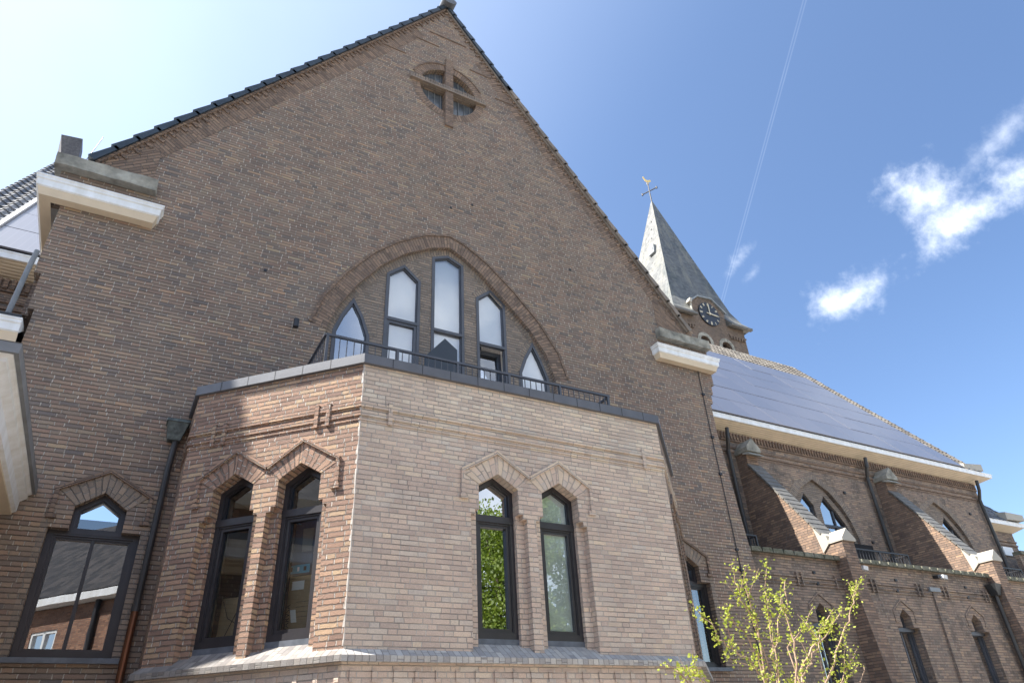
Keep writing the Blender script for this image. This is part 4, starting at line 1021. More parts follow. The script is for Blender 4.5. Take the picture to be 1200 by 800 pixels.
mb = MB(); mb.hull8([(27.35, 12.6, 8.15), (28.3, 12.5, 8.15), (28.3, 12.9, 8.15), (27.35, 12.9, 8.15), (27.4, 12.6, 8.42), (28.3, 12.5, 8.36), (28.3, 12.95, 8.42), (27.4, 12.95, 8.5)]); mb.build('stone_kneeler', 'stone_pale', church)
mb = MB(); mb.box((26.25, 12.2, 5.1), (30, 12.35, 6.72)); mb.build('annex_parapet', 'brick_nave', church)
mb = MB(); x = 26.28
while x < 30: mb.box((x, 12.12, 6.72), (x + .27, 12.4, 6.84)); x += .31
mb.build_each('mossy_coping_tile', 'moss', church)
mb = MB(); mb.hull8([(26.75, 12.0, 6.1), (26.95, 12.0, 6.1), (26.95, 12.2, 6.1), (26.75, 12.2, 6.1), (26.6, 11.9, 6.5), (27.1, 11.9, 6.5), (27.1, 12.2, 6.5), (26.6, 12.2, 6.5)]); mb.build('pipe_hopper', 'gutter_dark', church)
mb = MB(); mb.tube([(26.85, 12.1, 6.12), (26.95, 12.1, 5.0)], .05, 8); mb.build('drainpipe', 'pipe', church)
mb = MB(); mb.box((27.0, 12.95, 6.95), (27.6, 13.02, 7.25)); mb.build('annex_window', 'blind', church)

# unseen tall block added left of the transept only to shade the bay
blocker = MB(); blocker.box((-6.9, 11.15, 0), (-6, 12.5, 15.6)); blocker.hull8([(-6.95, 11.1, 15.6), (-5.95, 11.1, 15.6), (-5.95, 12.55, 15.6), (-6.95, 12.55, 15.6), (-6.5, 11.7, 17), (-6.4, 11.7, 17), (-6.4, 11.9, 17), (-6.5, 11.9, 17)], 1)
blocker.build('added_shade_block', ['brick_main', 'slate'], church)

# =============================================================== TOWER
tower = thing('church_tower', 'square brick church tower with clock and tall grey slate spire behind the nave', 'tower')
FT = Fr((0, 26.35, 0), (1, 0, 0), (0, -1, 0))
TX0, TX1, TY0, TY1, TE = 27.45, 33.45, 26.35, 32.35, 25.75
def arched(cx, z0, sp, h, n=10): return [(cx - h, z0), (cx + h, z0)] + [(cx + h*math.cos(math.pi*k/n), sp + h*math.sin(math.pi*k/n)) for k in range(n + 1)]
lou = [arched(29.65, 22.4, 23.95, .42), arched(31.50, 22.4, 23.95, .42)]
mb = MB(); prism(mb, FT, [(TX0, 0), (TX1, 0), (TX1, TE), (31.95, TE), (31.95, 26.7), (30.95, 27.55), (29.75, 27.45), (29.05, 26.9), (29.05, TE), (TX0, TE)], lou, 0, -.5)
mb.box((TX0, TY0 + .5, 0), (TX0 + .5, TY1, TE)); mb.box((TX1 - .5, TY0 + .5, 0), (TX1, TY1, TE)); mb.box((TX0 + .5, TY1 - .5, 0), (TX1 - .5, TY1, TE))
mb.build('tower_wall', 'brick_tower', tower)
mb = MB(); mb.box((29.05, 26.36, 25.5), (31.95, 28.6, 26.65)); mb.build('clock_gable_block', 'brick_tower', tower)
mb = MB()
for a, b_ in (((28.98, 26.86), (29.72, 27.46)), ((29.72, 27.46), (30.95, 27.57)), ((30.95, 27.57), (32.03, 26.68))):
    D = Vector((b_[0] - a[0], b_[1] - a[1])).normalized(); n = Vector((-D.y, D.x))
    prism(mb, FT, [a, b_, (b_[0] + n.x*.1, b_[1] + n.y*.1), (a[0] + n.x*.1, a[1] + n.y*.1)], [], .12, -1.8)
mb.build('clock_gable_coping', 'lead', tower)
mb = MB(); mb.hull8([(28.78, 26.2, 26.78), (29.05, 26.2, 26.78), (29.05, 26.5, 26.78), (28.78, 26.5, 26.78), (28.95, 26.2, 27.12), (29.12, 26.2, 27.12), (29.12, 26.5, 27.12), (28.95, 26.5, 27.12)])
mb.box((28.97, 26.27, 26.1), (29.05, 26.4, 26.78)); mb.build('gable_finial', 'stone_pale', tower)
mb = MB()
for x0, x1 in ((TX0, 28.95), (32.0, TX1)):
    mb.box((x0 - .04, 26.25, 24.95), (x1, 26.35, 25.05)); x = x0
    while x < x1 - .1: mb.box((x, 26.23, 24.72), (x + .12, 26.35, 24.95)); x += .24
mb.box((TX0 - .08, 26.3, 24.95), (TX0, 32.3, 25.05)); y = 26.4
while y < 32: mb.box((TX0 - .1, y, 24.72), (TX0, y + .12, 24.95)); y += .24
mb.build('corbel_table', 'brick_tower', tower)
for c in (29.65, 31.50):
    mb = MB(); vouss(mb, FT, arched(c, 23.2, 23.95, .42)[1:] + [(c - .42, 23.2)], arched(c, 23.2, 23.95, .68)[1:] + [(c - .68, 23.2)], .03); mb.build('arch_surround', 'stone', tower)
    mb = MB()
    for z in [22.5 + .22*i for i in range(9)]: mb.hull8([(c - .5, 26.55, z), (c + .5, 26.55, z), (c + .5, 26.8, z + .16), (c - .5, 26.8, z + .16), (c - .5, 26.55, z + .03), (c + .5, 26.55, z + .03), (c + .5, 26.8, z + .19), (c - .5, 26.8, z + .19)])
    mb.build_each('louvre', 'iron', tower)
mb = MB(); prism(mb, FT, [(28.5, 22), (32.5, 22), (32.5, 25), (28.5, 25)], [], -.6, -.7); mb.build('louvre_back', 'void', tower)
# spire: bell-cast square pyramid
AX, AY, AZ = 30.55, 29.35, 38.9
lv = [(3.45, 25.72), (3.38, 25.82), (3.02, 26.3), (2.62, 27.35), (.05, AZ)]
mb = MB(); cx0, cy0 = 30.45, 29.35
for i in range(len(lv) - 1):
    (h0, z0), (h1, z1) = lv[i], lv[i + 1]
    f0 = (z0 - 25.7)/(AZ - 25.7); f1 = (z1 - 25.7)/(AZ - 25.7)
    c0 = [(cx0 + (AX - cx0)*f0 + a*h0, cy0 + b_*h0, z0) for a, b_ in ((-1, -1), (1, -1), (1, 1), (-1, 1))]
    c1 = [(cx0 + (AX - cx0)*f1 + a*h1, cy0 + b_*h1, z1) for a, b_ in ((-1, -1), (1, -1), (1, 1), (-1, 1))]
    nsub = 1
    for k in range(4):
        if k == 0 and i < 2:
            def at(c, x): return (x, c[0][1], c[0][2])
            mb.face([c0[0], at(c0, 28.98), at(c1, 28.98), c1[0]]); mb.face([at(c0, 31.98), c0[1], c1[1], at(c1, 31.98)])
            for x in (28.98, 31.98): mb.face([at(c0, x), (x, 26.6, c0[0][2]), (x, 26.6, c1[0][2]), at(c1, x)])
            continue
        mb.face([c0[k], c0[(k + 1) % 4], c1[(k + 1) % 4], c1[k]])
    if i == 0:
        for xa, xb in ((c0[0][0], 28.98), (31.98, c0[1][0])): mb.face([(xa, c0[0][1], z0), (xa, 26.5, z0), (xb, 26.5, z0), (xb, c0[0][1], z0)])
        mb.face([(c0[0][0], 26.5, z0), (c0[3][0], c0[3][1], z0), (28.0, c0[3][1], z0), (28.0, 26.5, z0)])
# slate courses material
mt, t, b, out = new_mat('spire slates')
uvn = t.new('ShaderNodeUVMap').outputs[0]; pos = t.new('ShaderNodeTexCoord').outputs['Object']
sp = t.new('ShaderNodeSeparateXYZ'); t.l.new(uvn, sp.inputs[0])
rw = t.math('FLOOR', t.math('DIVIDE', sp.outputs[1], .16)); fr_ = t.math('FRACT', t.math('DIVIDE', sp.outputs[1], .16))
cxn = t.math('FLOOR', t.math('ADD', t.math('DIVIDE', sp.outputs[0], .22), t.math('MULTIPLY', t.white(t.comb(rw, 2.0)), 1.0)))
hh = t.white(t.comb(cxn, rw, 1.0))
cc = t.ramp(hh, [(0, (.075, .078, .076)), (1, (.145, .147, .14))])
st_ = t.noise(t.vmath('MULTIPLY', pos, (1.2, 1.2, .12)), 1.6, 5, .65)
cc = t.mix(t.step(st_, .45, .7), cc, (.20, .19, .155, 1))
cc = t.mix(t.step(t.noise(pos, .5, 5), .5, .7), cc, t.mix(1.0, cc, (.55, .62, .62, 1), 'MULTIPLY'))
t.l.new(cc, b.inputs['Base Color']); b.inputs['Roughness'].default_value = .62
bp = t.new('ShaderNodeBump'); bp.inputs['Strength'].default_value = 1.0; bp.inputs['Distance'].default_value = .05
t.l.new(t.math('ADD', t.math('SUBTRACT', 1.0, fr_), t.math('MULTIPLY', hh, .9)), bp.inputs['Height']); t.l.new(bp.outputs[0], b.inputs['Normal'])
MAT['spire'] = mt
mb.build('spire', 'spire', tower)
mb = MB(); P = [(TX0 - .35, TY0 - .35), (TX1 + .35, TY0 - .35), (TX1 + .35, TY1 + .35), (TX0 - .35, TY1 + .35)]
mb2 = MB()
for x0, x1 in ((TX0 - .42, 29.03), (31.97, TX1 + .42)): mb2.box((x0, 25.88, 25.60), (x1, 26.1, 25.76))
mb2.box((TX0 - .42, 26.1, 25.60), (TX0 - .2, 32.8, 25.76)); mb2.build('tower_eaves', 'slate_step', tower)
mb = MB()
for zz in (30.2, 31.0, 31.8, 34.5, 35.5, 36.4):
    f0 = (zz - 27.35)/(AZ - 27.35); h0 = 2.62 + (.05 - 2.62)*f0
    mb.box((AX - h0 - .05, AY - h0*.3, zz), (AX - h0 + .05, AY - h0*.3 + .08, zz + .08))
mb.build_each('roof_hook', 'iron', tower)
zz = 33.0; h0 = 2.62 + (.05 - 2.62)*(zz - 27.35)/(AZ - 27.35)
mb = MB(); mb.hull8([(AX - h0 - .28, AY - .8, zz - .3), (AX - h0 + .2, AY - .8, zz - .3), (AX - h0 + .2, AY - .2, zz - .3), (AX - h0 - .28, AY - .2, zz - .3),
                     (AX - h0 - .20, AY - .8, zz + .45), (AX - h0 + .3, AY - .8, zz + .45), (AX - h0 + .3, AY - .2, zz + .45), (AX - h0 - .20, AY - .2, zz + .45)]); dm = mb.build('spire_hatch', 'lead', tower)
mb = MB(); mb.box((AX - h0 - .30, AY - .68, zz - .22), (AX - h0 - .285, AY - .32, zz + .3)); mb.build('hatch_panel', 'paper', dm)
# clock
ck = child_empty('clock', tower); CKX, CKZ, CKR = 30.48, 26.24, .89
mb = MB(); prism(mb, FT, circ(CKR, 40, CKX, CKZ), [], .10, 0); mb.build('clock_dial', 'dial', ck)
mb = MB()
for k in range(12):
    a = R(90 - 30*k); l = .24 if k % 3 == 0 else .18; r1 = .84
    for off in ((-.035, .035) if k in (2, 7, 8, 9, 11, 0, 6, 10) else (0,)):
        ca, sa = math.cos(a), math.sin(a)
        q = [(CKX + ca*r - sa*(off + o_), CKZ + sa*r + ca*(off + o_)) for r, o_ in ((r1 - l, -.018), (r1, -.025), (r1, .025), (r1 - l, .018))]
        prism(mb, FT, q, [], .115, .09)
mb.build_each('hour_mark', 'mark', ck)
def hand(a, l, wd, tail):
    mb = MB(); ca, sa = math.cos(a), math.sin(a)
    prism(mb, FT, [(CKX + ca*r - sa*o_, CKZ + sa*r + ca*o_) for r, o_ in ((-tail, -wd*.5), (l*.8, -wd), (l, 0), (l*.8, wd), (-tail, wd*.5))], [], .16, .13); mb.build('clock_hand', 'mark', ck)
hand(R(90), .86, .035, .1); hand(R(-3), .74, .045, .28)
mb = MB(); prism(mb, FT, circ(.08, 14, CKX, CKZ), [], .18, .1); mb.build('clock_hub', 'mark', ck)
# cross and weathercock
cr = child_empty('spire_cross', tower)
mb = MB(); mb.tube([(AX, AY, AZ - .2), (AX - .02, AY, AZ + 2.1)], [.06, .035], 8); ang = R(66); hx, hy = math.cos(ang)*.68, -math.sin(ang)*.68
mb.tube([(AX - hx, AY - hy, AZ + 1.15), (AX + hx, AY + hy, AZ + 1.15)], .045, 8)
for s_ in (-1, 1): mb.tube([(AX + s_*hx*.93, AY + s_*hy*.93, AZ + 1.06), (AX + s_*hx*.93, AY + s_*hy*.93, AZ + 1.24)], .07, 8)
mb.build('cross_bars', 'iron', cr)
bm = bmesh.new(); bmesh.ops.create_uvsphere(bm, u_segments=12, v_segments=8, radius=.1, matrix=Matrix.Translation((AX - .02, AY, AZ + 1.95)))
me = bpy.data.meshes.new('ball'); bm.to_mesh(me); bm.free(); me.materials.append(MAT['stone_pale']); o = bpy.data.objects.new('ball', me); col.objects.link(o); o.parent = cr
ck_ = [(-.42, .20), (-.38, .36), (-.25, .30), (-.1, .20), (.08, .18), (.22, .26), (.30, .42), (.38, .42), (.36, .3), (.44, .28), (.34, .2), (.25, .02), (.05, -.08), (-.15, -.02), (-.3, .1)]
mb = MB(); prism(mb, Fr((AX - .05, AY, AZ + 2.15), (-1, 0, 0), (0, -1, 0)), ck_[::-1], [], .02, -.02); mb.tube([(AX - .02, AY, AZ + 2.0), (AX - .03, AY, AZ + 2.15)], .02, 6); mb.build('weathercock', 'gold', cr)

# =============================================================== LEFT BUILDINGS
side = thing('low_side_building', 'low flat roofed side building with deep white cornice at the left edge', 'building')
mb = MB(); mb.box((-9, 6.75, 0), (-1.62, 9.99, 4.5)); mb.build('wall', 'brick_main', side)
mb = MB(); pathS = [(-9, 6.68), (-1.62, 6.68), (-1.62, 9.985)]
sweep(mb, pathS, [(.02, 4.76), (.42, 4.76), (.42, 4.70), (.385, 4.68), (.385, 4.64), (.32, 4.60), (.32, 4.47), (.28, 4.455)]); c_ = mb.build('cornice', 'white', side)
mb = MB(); sweep(mb, pathS, [(.28, 4.455), (.28, 4.43), (.16, 4.42), (.15, 4.40), (.06, 4.38), (.05, 4.30), (0, 4.28)], caps=False); mb.build('soffit', 'cream', c_)
mb = MB(); sweep(mb, pathS, [(.44, 4.79), (.46, 4.79), (.46, 4.70), (.425, 4.70)]); sweep(mb, pathS, [(.425, 4.775), (.46, 4.80)], caps=False); mb.build('gutter', 'zinc', side)
mb = MB(); mb.face([(-9, 6.4, 4.77), (-1.25, 6.4, 4.77), (-1.25, 9.98, 4.77), (-9, 9.98, 4.77)]); mb.build('flat_roof', 'zinc', side)
link = thing('link_building', 'small link building with white eaves box between side building and church', 'building')
mb = MB(); mb.box((-7, 10.12, 0), (-1.93, 12.69, 6.75)); mb.build('wall', 'brick_main', link)
eaves([(-7, 10.12), (-1.93, 10.12)], 'cornice', 7.0, .30, parent=link)
mb = MB(); mb.box((-7, 9.80, 7.02), (-1.95, 12.69, 7.06)); mb.build('flat_roof', 'gutter_dark', link)

# =============================================================== SEPARATE THINGS ON THE CHURCH
def railing(name, label, segs, z0, h, posts, nb, group='black metal railings on the terraces', mat='frame_grey'):
    t_ = thing(name, label, 'railing', group=group)
    hr = MB(); br = MB()
    for a, b_ in segs:
        a, b_ = Vector(a), Vector(b_)
        D = (b_ - a); L = D.length; Dn = D.normalized(); n = Vector((-Dn.y, Dn.x))*.022
        hr.hull8([(a.x - n.x, a.y - n.y, z0 + h - .035), (b_.x - n.x, b_.y - n.y, z0 + h - .035), (b_.x + n.x, b_.y + n.y, z0 + h - .035), (a.x + n.x, a.y + n.y, z0 + h - .035),
                  (a.x - n.x, a.y - n.y, z0 + h), (b_.x - n.x, b_.y - n.y, z0 + h), (b_.x + n.x, b_.y + n.y, z0 + h), (a.x + n.x, a.y + n.y, z0 + h)])
    hr.build('handrail', mat, t_)
    for a, b_ in segs:
        a, b_ = Vector(a), Vector(b_); L = (b_ - a).length; k = max(2, int(L/nb))
        lr = MB(); D = (b_ - a).normalized()
        lr.tube([(a.x, a.y, z0 + .08), (b_.x, b_.y, z0 + .08)], .012, 4); lr.build('bottom_rail', mat, t_)
        for i in range(1, k):
            p = a + (b_ - a)*i/k; mb = MB(); mb.box((p.x - .006, p.y - .006, z0 + .06), (p.x + .006, p.y + .006, z0 + h - .03)); mb.build('baluster', mat, t_)
    for x, y in posts:
        mb = MB(); mb.box((x - .02, y - .02, z0), (x + .02, y + .02, z0 + h - .01)); mb.build('post', mat, t_)
    return t_
railing('balcony_railing', 'dark metal railing on the bay roof in front of the arch windows', [((1.90, 9.98), (1.90, 8.8)), ((1.90, 8.8), (7.08, 8.8)), ((7.08, 8.8), (7.08, 9.98))], 6.1, 1.09,
        [(1.93, 8.8), (3.03, 8.8), (4.06, 8.8), (5.01, 8.8), (6.02, 8.8), (7.05, 8.8)], .108)
railing('balcony_railing', 'short black railing end between the gable corner and the first buttress', [((11.0, 10.95), (12.5, 10.95)), ((12.5, 10.95), (12.5, 12.6))], 5.12, .62, [(12.48, 10.95)], .11, mat='iron')
railing('balcony_railing', 'black railing on the terrace between the two buttresses', [((14.9, 10.95), (17.98, 10.95)), ((17.98, 10.95), (17.98, 12.6))], 5.12, .62, [(15.6, 10.95), (16.8, 10.95), (17.96, 10.95)], .11, mat='iron')
railing('balcony_railing', 'black railing right of the second buttress at the picture edge', [((20.9, 10.95), (23.3, 10.95)), ((23.3, 10.95), (23.3, 12.6))], 5.12, .62, [(22.2, 10.95), (23.28, 10.95)], .11, mat='iron')
# dark gabled panel on the terrace
mb = MB(); fr = Fr((0, 9.55, 0), (1, 0, 0), (0, -1, 0)); prism(mb, fr, [(3.80, 6.1), (4.40, 6.1), (4.40, 7.92), (4.16, 8.10), (3.80, 7.66)], [], 0, -.06)
T(mb.build('gabled_panel', 'navy'), 'dark navy panel with gabled top leaning before the tall middle arch window', 'panel')
# wall lamps
lp = thing('wall_lamp', 'small dark cylinder spotlight on brick left of the big arch', 'lamp')
mb = MB(); mb.tube([(1.63, 9.88, 7.87), (1.63, 9.88, 8.02)], .045, 12); mb.build('lamp_body', 'iron', lp); mb = MB(); mb.box((1.61, 9.88, 7.92), (1.65, 10.0, 7.96)); mb.build('bracket', 'iron', lp)
for x, lb in ((15.05, 'small white floodlight on the aisle wall under the coping by the first buttress'), (18.1, 'small white floodlight above the pilaster between the two aisle windows')):
    lp = thing('wall_lamp', lb, 'lamp', group='floodlights on the aisle wall')
    mb = MB(); mb.hull8([(x, 10.30, 5.02), (x + .16, 10.30, 5.0), (x + .16, 10.38, 5.0), (x, 10.38, 5.02), (x, 10.28, 5.10), (x + .16, 10.28, 5.09), (x + .16, 10.40, 5.12), (x, 10.40, 5.12)]); mb.build('lamp_body', 'lamp_body', lp)
    mb = MB(); mb.box((x - .12, 10.36, 5.03), (x, 10.5, 5.1)); mb.build('bracket', 'iron', lp)

# cartons behind the left-face windows
def fbox(fr, u0, v0, u1, v1, d0, d1, name, mat, parent=None, skew=0.0):
    mb = MB(); prism(mb, fr, [(u0, v0), (u1, v0), (u1 - skew, v1), (u0 - skew, v1)], [], d0, d1); return mb.build(name, mat, parent)
def text_obj(s_, fr, u, v, size, d, mat, parent, name='printed_text', rot=0.0):
    cu = bpy.data.curves.new(name, 'FONT'); cu.body = s_; cu.size = size; cu.extrude = .0006
    o = bpy.data.objects.new(name + '_tmp', cu); col.objects.link(o); bpy.context.view_layer.update()
    me = bpy.data.meshes.new_from_object(o.evaluated_get(bpy.context.evaluated_depsgraph_get())); bpy.data.objects.remove(o)
    M = Matrix((fr.U, Vector((0, 0, 1)), fr.N)).transposed().to_4x4(); M.translation = fr.p(u, v, d)
    me.transform(M @ Matrix.Rotation(rot, 4, 'Z')); me.materials.clear(); me.materials.append(MAT[mat])
    q = bpy.data.objects.new(name, me); col.objects.link(q); q.parent = parent; return q
bx = thing('carton', 'dark blue pedal bin carton in the window of the sunlit brick face', 'box')
fbox(FL, -1.12, 3.61, -.62, 4.42, -.50, -.85, 'carton_body', 'carton_navy', bx)
fbox(FL, -1.10, 3.63, -.80, 3.73, -.497, -.50, 'printed_strip', 'cyan', bx)
for i in range(3):
    fbox(FL, -1.05 + i*.085, 3.655, -1.03 + i*.085 + .008*i, 3.705, -.495, -.497, 'printed_icon', 'ink' if i != 1 else 'paper', bx)
text_obj('PEDAL BIN', FL, -1.09, 4.30, .068, -.497, 'paper', bx); text_obj('30L', FL, -1.09, 4.22, .075, -.497, 'cyan', bx)
mb = MB(); prism(mb, FL, [(-.93, 3.88), (-.80, 3.88), (-.79, 4.16), (-.94, 4.16)], [], -.496, -.499); mb.build('printed_bin_picture', 'zinc', bx)
bx = thing('carton', 'brown cardboard carton with white tape under the dark blue pedal bin carton', 'box')
fbox(FL, -1.08, 2.90, -.60, 3.595, -.50, -.85, 'carton_body', 'cardboard', bx)
fbox(FL, -1.01, 3.44, -.85, 3.54, -.496, -.499, 'tape', 'paper', bx); fbox(FL, -.97, 3.08, -.90, 3.22, -.496, -.499, 'tape', 'paper', bx, .03)
text_obj('VARVSA', FL, -1.0, 2.98, .085, -.497, 'ink', bx, rot=R(90))
for i in range(4): fbox(FL, -.93, 3.30 - i*.055, -.70, 3.304 - i*.055, -.497, -.499, 'printed_line', 'ink', bx)
bx = thing('carton', 'plain brown cardboard carton behind the shaded left window of the bay', 'box')
fbox(FL, -1.95, 2.90, -1.48, 3.44, -.50, -.9, 'carton_body', 'cardboard', bx)
cb = MB(); cb.tube([FL.p(-1.9, 3.4, -.46), FL.p(-1.8, 3.2, -.45), FL.p(-1.66, 3.12, -.45), FL.p(-1.5, 3.14, -.46)], .004, 5); cb.tube([FL.p(-1.86, 2.92, -.47), FL.p(-1.62, 3.42, -.46)], .004, 5)
T(cb.build('cable', 'ink'), 'thin black cable hanging before the plain cardboard carton', 'cable')

# =============================================================== FOREGROUND SHRUB
sh = thing('young_shrub', 'young multi-stemmed shrub with bright yellow green leaves at the lower right', 'shrub')
BR = {'A': [(3.778, 3.5, 1.808), (3.812, 3.5, 2.182), (3.785, 3.5, 2.477), (3.782, 3.5, 2.635)],
  'Bt': [(3.736, 3.4, 1.802), (3.811, 3.4, 2.142), (3.82, 3.4, 2.351), (3.93, 3.4, 2.707)],
  'Ct': [(4.147, 3.6, 1.811), (4.216, 3.6, 2.167), (4.235, 3.6, 2.403), (4.305, 3.6, 2.644)],
  'D': [(3.807, 3.5, 2.261), (3.729, 3.5, 2.435), (3.707, 3.5, 2.545), (3.68, 3.5, 2.697)],
  'E': [(3.595, 3.3, 1.933), (3.494, 3.3, 2.017), (3.346, 3.3, 2.109), (3.24, 3.3, 2.178), (3.163, 3.3, 2.272), (3.084, 3.3, 2.367)],
  'F': [(2.782, 3.0, 1.785), (2.631, 3.0, 1.942), (2.558, 3.0, 1.993)],
  'G': [(2.965, 3.1, 1.79), (2.864, 3.1, 1.938), (2.786, 3.1, 1.987)],
  'H': [(4.448, 3.7, 1.814), (4.728, 3.7, 2.115), (4.959, 3.7, 2.358), (5.149, 3.7, 2.554), (5.244, 3.7, 2.691)],
  'I': [(4.206, 3.6, 1.964), (4.36, 3.6, 2.098), (4.564, 3.6, 2.27), (4.708, 3.6, 2.351), (4.855, 3.6, 2.49)],
  'J': [(4.278, 3.65, 2.049), (4.541, 3.65, 2.248), (4.693, 3.65, 2.37), (4.812, 3.65, 2.472)],
  'K': [(4.481, 3.6, 1.806), (4.619, 3.6, 1.98), (4.76, 3.6, 2.092), (4.894, 3.6, 2.197)],
  'L': [(4.803, 3.7, 1.81), (4.936, 3.7, 1.974), (5.052, 3.7, 2.096)],
  'M': [(4.409, 3.8, 2.209), (4.603, 3.8, 2.362), (4.8, 3.8, 2.524)],
  'N': [(3.724, 3.45, 2.072), (3.606, 3.45, 2.247), (3.52, 3.45, 2.337), (3.482, 3.45, 2.388)],
  'O': [(4.185, 3.75, 1.979), (4.158, 3.75, 2.142), (4.289, 3.75, 2.343), (4.391, 3.75, 2.557)]}
BASE = Vector((3.95, 3.5, 0)); rs = random.Random(5)
st = MB(); lf = MB()
def leaf(p, s_, q=None):
    d1 = Vector((rs.gauss(0, 1), rs.gauss(0, 1), rs.gauss(.3, .8))).normalized(); d2 = d1.orthogonal().normalized()
    d2 = (Matrix.Rotation(rs.uniform(0, 6.28), 3, d1) @ d2)
    n = d1.cross(d2)
    pts = [p, p + d1*s_*.3 + d2*s_*.38, p + d1*s_*.62 + d2*s_*.30 , p + d1*s_*.80 + d2*s_*.42, p + d1*s_*1.05, p + d1*s_*.80 - d2*s_*.42, p + d1*s_*.62 - d2*s_*.30, p + d1*s_*.3 - d2*s_*.38]
    pts = [a + n*s_*.12*abs((a - p).dot(d2))/s_*2 for a in pts]
    lf.face([pts[0], pts[1], pts[2], pts[3], pts[4]]); lf.face([pts[0], pts[4], pts[5], pts[6], pts[7]])
def leafy(path, start=0.0, dens=24, size=.022, sp_=.022):
    for i in range(len(path) - 1):
        a, b_ = path[i], path[i + 1]; L = (b_ - a).length; n = max(1, int(L*dens))
        for k in range(n):
            c = a.lerp(b_, (k + rs.random())/n)
            for _ in range(rs.randint(5, 11)): leaf(c + Vector((rs.gauss(0, sp_), rs.gauss(0, sp_), rs.gauss(0, sp_))), size*rs.uniform(.6, 1.3))
def wig(path, n=4, a=.012):
    out = []
    for i in range(len(path) - 1):
        for k in range(n):
            out.append(path[i].lerp(path[i + 1], k/n) + Vector((rs.gauss(0, a), rs.gauss(0, a*2), rs.gauss(0, a))))
    return out + [path[-1]]
for kx, v in BR.items():
    pts = [Vector(p) for p in v]; dep = rs.uniform(-.15, .15) if kx not in 'EFG' else 0
    main = wig(pts, 4, .005); b0 = BASE + Vector((rs.uniform(-.12, .12), rs.uniform(-.12, .12), 0))
    low = [b0, b0.lerp(pts[0], .5) + Vector((rs.uniform(-.05, .05), rs.uniform(-.1, .1), .1))]
    full = low + main; n = len(full)
    thick = .011 if kx in ('A', 'J', 'H', 'Ct') else .0065
    st.tube(full, [thick*.8*(1 - .75*i/n) + .001 for i in range(n)], 6)
    if kx == 'L': continue
    leafy(main, dens={'A': 9, 'D': 22, 'Bt': 32, 'N': 28, 'H': 26}.get(kx, 20), size=.018)
    ln = sum((main[i + 1] - main[i]).length for i in range(len(main) - 1))
    for _ in range(int(ln*4.5)):
        i = rs.randrange(1, len(main) - 1) ; a = main[i]
        dr_ = (main[min(i + 2, len(main) - 1)] - a).normalized()*.5 + Vector((rs.gauss(0, .6), rs.gauss(0, .5), rs.uniform(.1, 1)))
        b_ = a + dr_.normalized()*rs.uniform(.06, .24); tw = wig([a, b_], 3, .003); st.tube(tw, [.0028 - .0006*q for q in range(len(tw))], 4)
        leafy(tw, dens=26, size=.017, sp_=.014)
st.build('stems', 'bark', sh); lf.build('leaves', 'leaf_young', sh)

# =============================================================== BEHIND THE CAMERA (seen mirrored in the glass)
house = thing('brick_house', 'orange brick house with white gutter and tiled roof mirrored in the lower left window', 'house')
hd = Vector((.618, .786, 0)); hn = Vector((-.786, .618, 0)); c0 = Vector((.25, -6.0, 0))
FH = Fr(c0 - hd*11, hd, hn)
mb = MB(); hw = []
for u in (6.9,): hw.append([(u, 5.0), (u + 1.25, 5.0), (u + 1.25, 6.1), (u, 6.1)])
for u in (1, 3.4): hw.append([(u, 4.9), (u + 1.1, 4.9), (u + 1.1, 6.2), (u, 6.2)])
prism(mb, FH, [(0, 0), (11, 0), (11, 6.8), (0, 6.8)], hw, 0, -8); mb.build('wall', 'brick_house', house)
for q in hw:
    mb = MB(); ring(mb, FH, q, .09, -.03, -.15); bar(mb, FH, (q[0][0] + q[1][0])/2 - .05, q[0][1], (q[0][0] + q[1][0])/2 + .05, q[2][1], -.03, -.15); wd_ = mb.build('window', 'paper', house)
    mb = MB(); prism(mb, FH, inset(q, .05), [], -.1, -.12); mb.build('pane', 'glass_mirror', wd_)
mb = MB(); prism(mb, FH, [(-.2, 6.82), (11.25, 6.82), (11.25, 7.05), (-.2, 7.05)], [], .4, -.1); mb.build('gutter', 'white', house)
mb = MB(); A = [FH.p(-.2, 7.1, .35), FH.p(11.2, 7.1, .35), FH.p(11.2, 11.2, -4.0), FH.p(-.2, 11.2, -4.0), FH.p(11.2, 7.1, -8.3), FH.p(-.2, 7.1, -8.3)]
mb.face([A[0], A[1], A[2], A[3]]); mb.face([A[3], A[2], A[4], A[5]]); mb.face([A[1], A[4], A[2]]); mb.face([A[5], A[0], A[3]]); mb.build('roof', 'roof_brown', house)
mb = MB(); mb.tube([tuple(FH.p(9.9, 6.8, .1)), tuple(FH.p(9.9, 0, .1))], .09, 8); mb.build('drainpipe', 'iron', house)
sh2 = thing('brick_house', 'tall dark house with deep cornice left of the church mirrored in the bay windows', 'house')
mb = MB(); mb.box((-14, -3, 0), (-7.5, 8.2, 7.2)); mb.build('wall', 'brick_house', sh2)
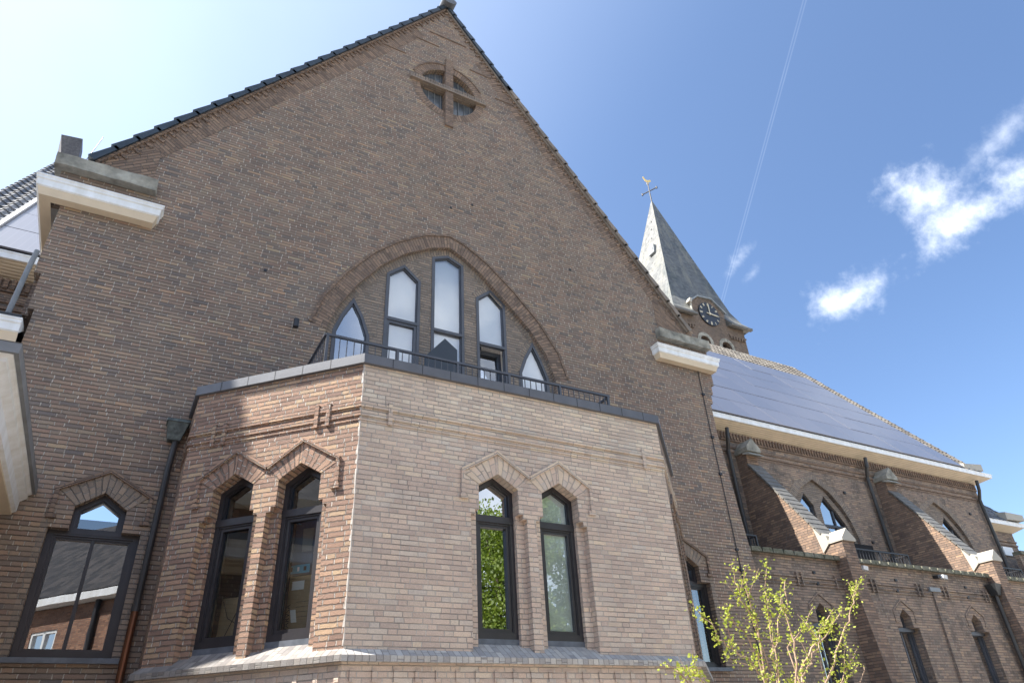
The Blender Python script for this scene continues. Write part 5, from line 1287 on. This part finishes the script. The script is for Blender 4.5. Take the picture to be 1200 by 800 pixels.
mb = MB(); mb.box((-14.2, -3.2, 7.2), (-7.15, 8.3, 7.5)); mb.build('cornice', 'cream', sh2)
mb = MB(); mb.hull8([(-14, -3, 7.5), (-7.4, -3, 7.5), (-7.4, 8.1, 7.5), (-14, 8.1, 7.5), (-12, -1, 9.5), (-10, -1, 9.5), (-10, 6, 9.5), (-12, 6, 9.5)]); mb.build('roof', 'pantile_dark', sh2)

def tree(x, y, h, r, label, seed):
    rs2 = random.Random(seed); t_ = thing('broadleaf_tree', label, 'tree', group='leafy trees behind the photographer')
    tr = MB(); tr.tube([(x, y, 0), (x + .1, y, h*.35), (x, y + .1, h*.75)], [.22, .16, .06], 10)
    cents = []
    for _ in range(48):
        a = rs2.uniform(0, 6.28); rr = r*math.sqrt(rs2.random())*.85; z = h*rs2.uniform(.32, .95); k = 1 - abs(z/h - .6)*1.1
        c = Vector((x + math.cos(a)*rr*k, y + math.sin(a)*rr*k, z)); cents.append((c, r*rs2.uniform(.22, .4)))
        tr.tube([(x, y, z*.6), tuple(c)], [.06, .02], 5)
    tr.build('trunk', 'bark_tree', t_)
    lv_ = MB()
    for c, rad in cents:
        for _ in range(900):
            v = Vector((rs2.gauss(0, 1), rs2.gauss(0, 1), rs2.gauss(0, 1))).normalized()*rad*rs2.uniform(.55, 1.05); p = c + v
            d1 = Vector((rs2.gauss(0, 1), rs2.gauss(0, 1), rs2.gauss(0, 1))).normalized(); d2 = d1.orthogonal().normalized(); s_ = rs2.uniform(.045, .095)
            lv_.face([p, p + d1*s_ + d2*s_*.6, p + d1*s_*2, p + d1*s_ - d2*s_*.6])
    me = bpy.data.meshes.new('crown'); me.from_pydata([tuple(p) for p in lv_.v], [], lv_.f); me.materials.append(MAT['leaf_tree'])
    o = bpy.data.objects.new('crown', me); col.objects.link(o); o.parent = t_
tree(13.2, -8.5, 10.8, 3.6, 'round green tree behind the photographer, nearest to the bay windows', 1)
tree(19.0, -6.5, 11.0, 3.4, 'second green tree behind the photographer, farther to the right', 2)
tree(8.2, -14.0, 10.0, 3.6, 'third green tree farthest behind the photographer', 3)
